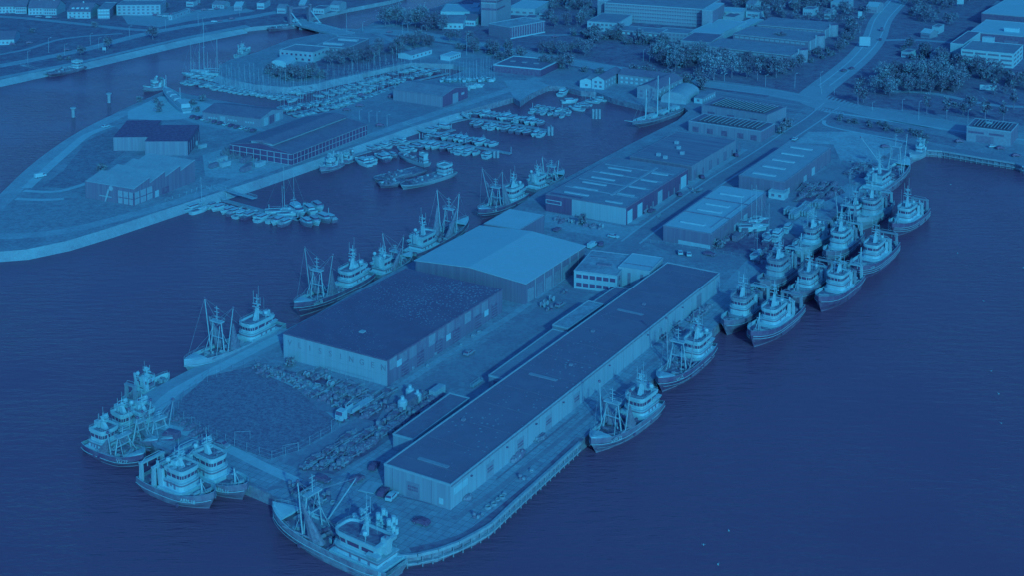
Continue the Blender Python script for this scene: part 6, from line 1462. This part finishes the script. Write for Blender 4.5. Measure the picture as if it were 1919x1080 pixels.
# ---------------------------------------------------------------- goods and litter on the pier
def lump(seed, m, rx=2.2, ry=1.4, h=1.1):
    def f():
        r_ = random.Random(seed); b = MB().mat(m); rings = []
        for k in range(5):
            t = k/4; rr = math.cos(t*math.pi/2*.96)
            rings.append([(rx*rr*math.cos(a*math.pi/6)*r_.uniform(.75, 1.2), ry*rr*math.sin(a*math.pi/6)*r_.uniform(.75, 1.2), h*math.sin(t*math.pi/2)*r_.uniform(.8, 1.1)) for a in range(12)])
        b.loft(rings); b.mat('mid')
        for i in range(6): b.rbox(r_.uniform(-rx, rx)*.7, r_.uniform(-ry, ry)*.7, h*.4, .5, .3, h*.55, r_.uniform(0, 3))
        root = thing('net_heap', None, None); b.build('heap', None, root); return root
    return f
def crate(seed):
    def f():
        r_ = random.Random(seed); root = thing('crate_stack', None, None)
        for i in range(4):
            MB().mat(('mid', 'dull', 'light', 'dark', 'grey')[(seed+i) % 5]).rbox(r_.uniform(-.8, .8), r_.uniform(-.8, .8), 0 if i < 3 else 1.0, r_.uniform(.9, 1.5), r_.uniform(.8, 1.2), r_.uniform(.6, 1.1), r_.uniform(0, .6)).build('crate', None, root)
        return root
    return f
def drumf():
    root = thing('rope_drum', None, None)
    MB().mat('offwhite').tube((0, -.7, .9), (0, -.6, .9), .9, 14).tube((0, .6, .9), (0, .7, .9), .9, 14).mat('net').tube((0, -.6, .9), (0, .6, .9), .6, 12).build('drum', None, root); return root
def coilf():
    root = thing('rope_coil', None, None); b = MB().mat('light')
    for k in range(3): P_ = [((1.1-.1*k)*math.cos(a*math.pi/7), (1.1-.1*k)*math.sin(a*math.pi/7), .15+.22*k) for a in range(15)]; b.path(P_, .15, 5)
    b.build('coil', None, root); return root
def pipef():
    root = thing('beam_stack', None, None); b = MB()
    for i in range(7): b.mat(('rust', 'light', 'dull')[i % 3]).tube((-3.5, -.9+.3*i, .25+.25*(i % 2)), (3.5-.3*i, -.9+.3*i, .25+.25*(i % 2)), .16, 6)
    b.build('beam', None, root); return root
def tankf():
    root = thing('storage_tank', None, None)
    MB().mat('offwhite').tube((0, 0, 0), (0, 0, 2.6), 1.3, 12).ball((0, 0, 2.6), 1.3, 12, 6, .5).mat('white').tube((0, 0, 3), (0, 0, 4.0), .5, 10).build('tank', None, root); return root
def plankf():
    root = thing('timber_stack', None, None); b = MB()
    for z in range(4):
        for y in range(3): b.mat(('pale', 'light', 'offwhite')[(y+z) % 3]).box(-2.4, 2.4-.3*(z % 2), -1.5+y, -.8+y, .2+z*.5, .6+z*.5)
    b.build('timber', None, root); return root
def contf(m):
    def f():
        root = thing('shipping_container', None, None); b = MB().mat(m).box(-3, 3, -1.2, 1.2, .1, 2.6)
        for i in range(12): b.box(-2.9+i*.5, -2.7+i*.5, -1.26, 1.26, .2, 2.5)
        b.build('container', None, root); return root
    return f
def bars(seed, ms):
    r_ = random.Random(seed); b = clutter(-1.9, 1.9, 1.5, 0, 12, seed, ms)
    for i in range(12):
        b.mat(r_.choice(ms)); b.rbox(r_.uniform(-1.5, 1.5), r_.uniform(-1.6, 1.6), r_.uniform(0, .7), r_.uniform(2, 5), r_.uniform(.12, .4), r_.uniform(.15, .5), r_.gauss(0, .16))
    return b
def scrapf(seed, ms):
    def f():
        root = thing('goods_pile', None, None); bars(seed, ms).build('goods', None, root); return root
    return f
JK = {'s': (scrapf(3, ('dark', 'dull', 'black', 'net_dark', 'mid', 'light', 'grey', 'dark')), 'dark pile of fishing gear', 'gear pile'), 'g': (scrapf(8, ('mid', 'light', 'grey', 'dark', 'dull', 'net')), 'pale pile of fishing gear', 'gear pile'), 'n': (lump(1, 'net'), 'pale heap of net', 'net heap'), 'k': (lump(2, 'net_dark', 2.6, 1.6, 1.3), 'dark heap of net', 'net heap'), 'h': (lump(3, 'rust', 1.8, 1.8, .9), 'rusty heap of chains', 'chain heap'),
      'c': (crate(1), 'jumbled crate stack', 'crates'), 'e': (crate(2), 'mixed box stack', 'boxes'), 'd': (drumf, 'white rope drum', 'rope drum'), 'o': (coilf, 'coiled rope ring', 'rope'),
      'p': (pipef, 'steel beam stack', 'beams'), 't': (tankf, 'white round tank', 'tank'), 'l': (plankf, 'pale timber stack', 'timber'), 'b': (contf('dull'), 'dark shipping container', 'container'), 'w': (contf('pale'), 'pale shipping container', 'container')}
def junk(kinds, poly, n, zone, seed, s=1):
    """goods strewn over a yard; nothing in the photo tells those of one kind apart inside a yard"""
    P = px(poly); r_ = random.Random(seed); x0, x1 = min(p.x for p in P), max(p.x for p in P); y0, y1 = min(p.y for p in P), max(p.y for p in P); k = 0; tries = 0; done = []; put_ = []; mine = []
    while k < n and tries < 4000:
        tries += 1; x, y = r_.uniform(x0, x1), r_.uniform(y0, y1); ins = False
        c_ = x*VB.x+y*VB.y; c2 = round(c_/3.4)*3.4+r_.uniform(-.3, .3); x += (c2-c_)*VB.x; y += (c2-c_)*VB.y
        for a, b in zip(P, P[1:]+P[:1]):
            if (a.y > y) != (b.y > y) and x < (b.x-a.x)*(y-a.y)/(b.y-a.y)+a.x: ins = not ins
        if not ins or any((x-q[0])**2+(y-q[1])**2 < 2.0 for q in done): continue
        done.append((x, y)); q = r_.choice(kinds)
        put_.append(q); mine.append(0); mine[-1] = place('j'+q, JK[q][0], (x, y, GZ+.06), r_.choice((AX, AX, AX+math.pi))+r_.uniform(-.1, .1), '%s %s' % (JK[q][1], zone), JK[q][2], '%s %s' % (JK[q][1], zone), s*r_.uniform(.8, 1.15)); k += 1
    for q in set(put_):
        for i, o in enumerate(sorted([o for o, p in zip(mine, put_) if p == q], key=lambda o: PJ(o.location)[0])):
            o['label'] = '%s %s, %s from the left' % (JK[q][1], zone, od(i))
def one(q, u, v, a, lab, s=1): place('j'+q, JK[q][0], tuple(G(u, v, GZ+.06)), a, lab, JK[q][2], None, s)
junk('csgkdspsohs', [(555, 700), (590, 695), (700, 738), (735, 735), (705, 790), (660, 775), (560, 730)], 46, 'in the lettered warehouse yard', 1, .95)
junk('ksce', [(470, 684), (500, 690), (560, 712), (545, 720), (485, 700)], 14, 'behind the grass field', 2, .8)
junk('kskpsgksce', [(565, 878), (600, 850), (700, 800), (790, 735), (832, 735), (790, 775), (700, 840), (625, 885)], 56, 'on the long gear strip', 3, .95)
junk('dckb', [(735, 768), (800, 735), (810, 745), (750, 785)], 8, 'beside the tanks', 4)
for k, (u, v) in enumerate(((755, 772), (769, 748), (783, 755))): one('t', u, v, 0, 'pale round tank on the strip, %s from the left' % od(k), 1.1-.1*k)
one('p', 648, 832, AX-.05, 'long white beams lying on the net strip', 1.5); one('p', 670, 842, AX, 'shorter beams beside the long white beams', 1.3); one('w', 820, 742, AX, 'pale container at the head of the net strip', .9); one('b', 800, 778, AX, 'dark container by the lean-to shed', .7)
junk('nooe', [(858, 945), (875, 938), (1060, 762), (1050, 752), (950, 835), (862, 920)], 16, 'along the long warehouse wall', 5, .85)
junk('ksn', [(925, 890), (985, 850), (1100, 740), (1180, 665), (1165, 665), (1060, 755), (920, 870)], 18, 'on the right quay', 6, .9)
junk('kngs', [(1225, 640), (1290, 590), (1330, 560), (1345, 570), (1300, 605), (1240, 650)], 10, 'before the right cluster', 7, .9)
junk('ceknd', [(1040, 408), (1130, 425), (1140, 432), (1040, 415)], 14, 'before the light wing', 8, .8)
junk('cksb', [(1300, 455), (1340, 460), (1420, 440), (1400, 425), (1360, 450)], 16, 'beside the boatyard warehouse', 9, .85)
junk('kcsdp', [(1430, 500), (1395, 478), (1430, 462), (1500, 440), (1500, 455)], 14, 'behind the boatyard fence', 10, .85)
junk('l', [(1470, 395), (1535, 385), (1545, 395), (1490, 412)], 11, 'in the timber yard', 11, 1.05)
junk('pskpps', [(1495, 375), (1500, 345), (1560, 340), (1580, 358), (1540, 375)], 26, 'in the scaffolding yard', 12, 1.0)
junk('kshs', [(1580, 330), (1610, 308), (1640, 312), (1600, 345)], 16, 'at the sand lot end', 13, .9)
junk('csgo', [(545, 905), (580, 915), (625, 945), (600, 950), (550, 925)], 12, 'behind the rusty trawler', 14, .9)
junk('kk', [(330, 785), (360, 800), (400, 825), (395, 832), (340, 805)], 8, 'along the field fence', 15, .7)
junk('ce', [(1195, 395), (1235, 388), (1230, 395), (1205, 402)], 4, 'by the skylight warehouse doors', 16, .7)
junk('cewb', [(385, 300), (440, 285), (520, 305), (450, 325), (390, 320)], 14, 'before the glazed hall', 17, .8)
junk('we', [(345, 262), (385, 258), (385, 280), (350, 275)], 5, 'beside the black roofed hall', 18, .8)
for k, (u, v, a) in enumerate(((695, 915, 0),)):
    o = MB().mat('pale').box(-2.6, 2.6, -2.1, 2.1, .0, .25).mat('mid').box(-2.4, 2.4, -.05, .05, .25, .28).box(-.05, .05, -2, 2, .25, .28).build('steel_plate', None, None, tuple(G(u, v, GZ+.1)), AX+.15); tag(o, 'pale square slab lying beside the parked cars', 'slab')
o = MB().mat('offwhite').rbox(0, 0, 0, 1.8, 1.6, 2.3).mat('white').rbox(-1.4, 1.6, .0, 1.5, 1.4, 2.0, .3).build('white_booth', None, None, tuple(G(823, 790)), AX); tag(o, 'white booth against the left eave of the long warehouse', 'booth')
o = MB().mat('white').loft([rp(0, 0, 0, 2.9, .5), rp(0, 0, .5, 3.4, .7)]).build('upturned_boat', None, None, tuple(G(605, 735)), B_); tag(o, 'long white boat hull lying before the lettered warehouse yard', 'boat hull')
# slipways and the small sea birds
b = MB(); q = [G(966, 162), G(990, 164), G(985, 190, .2), G(960, 190, .2)]; b.add([(p.x, p.y, p.z+.08) for p in q], [(3, 2, 1, 0)]); struct(b.build('slipway', 'paving'))
patch('slip_apron', [(945, 150), (1010, 150), (1030, 160), (992, 176), (975, 186), (962, 180)], 'concrete', .03)
def gull():
    root = thing('gull', None, None); MB().mat('white').loft([rp(-.25, 0, .02, .02, .02), rp(0, 0, .02, .22, .1), rp(0, 0, .22, .18, .09), rp(.2, 0, .34, .05, .05)]).build('body', None, root)
    MB().mat('pale').add([(-.1, 0, .2), (.15, 0, .2), (.0, .65, .32), (-.15, .55, .3)], [(0, 1, 2, 3)]).add([(-.1, 0, .2), (.15, 0, .2), (.0, -.65, .32), (-.15, -.55, .3)], [(3, 2, 1, 0)]).build('wing', None, root); return root
for k, (u, v) in enumerate(((1366, 997), (1319, 1023), (1346, 1060), (1844, 566), (1858, 697), (1872, 740), (1782, 346), (1795, 475), (1877, 795), (1918, 502))):
    place('gull', gull, tuple(G(u, v, .02)), k*1.3, 'white gull on the open water, %s from the left' % od(sorted([1366, 1319, 1346, 1844, 1858, 1872, 1782, 1795, 1877, 1918]).index(u)), 'gull', 'gulls on the open water', .9)

for k, (u, v) in enumerate(((398, 712), (630, 800), (352, 800), (455, 826), (545, 850))):
    root = thing('football_goal', 'pale tubular goal frame at the field edge, %s from the left' % od((1, 4, 0, 2, 3)[k]), 'football goal', tuple(G(u, v)), (AX, AX, .1, .1, .4)[k], 'goal frames round the grass field')
    MB().mat('pale').tube((-2, 0, 0), (-2, 0, 2.4), .05, 4).tube((2, 0, 0), (2, 0, 2.4), .05, 4).tube((-2, 0, 2.4), (2, 0, 2.4), .05, 4).build('frame', None, root)
def pallet():
    root = thing('pallet_stack', None, None); r_ = random.Random(2)
    for i in range(3): MB().mat(('light', 'mid', 'pale')[i]).rbox(0, 0, .02+i*.32, 1.3, 1.1, .26, .1*i).build('pallet', None, root)
    return root
JK['P'] = (pallet, 'low pallet stack', 'pallets')
junk('PcP', [(760, 700), (840, 650), (930, 598), (935, 604), (850, 660), (765, 712)], 7, 'on the pier road', 31, .9)
junk('PcdP', [(1000, 590), (1060, 545), (1075, 550), (1020, 590)], 5, 'in front of the site office', 32, .9)
junk('PcPo', [(880, 960), (925, 945), (1040, 850), (1070, 838), (960, 925), (900, 975)], 9, 'on the near quay edge', 33, .7)
junk('cPg', [(1230, 410), (1240, 400), (1320, 350), (1330, 340), (1300, 352)], 6, 'along the pier middle', 34, .7)
junk('cPsg', [(1560, 300), (1640, 300), (1690, 280), (1660, 300), (1600, 318)], 6, 'on the sand lot', 35, .8)
for k_, (u, v, a_) in enumerate(((1045, 432, A_), (1150, 445, B_), (880, 665, A_), (1490, 262, A_), (1330, 478, B_), (1050, 575, A_))):
    cars([('dwmwdm'[k_], u, v, a_, ('dark car by the goods row before the light wing', 'white car turning at the white front panel', 'blue car driving on the pier road', 'white car driving at the head of the pier road', 'dark car at the right end of the forecourt', 'blue car beside the site office')[k_])])
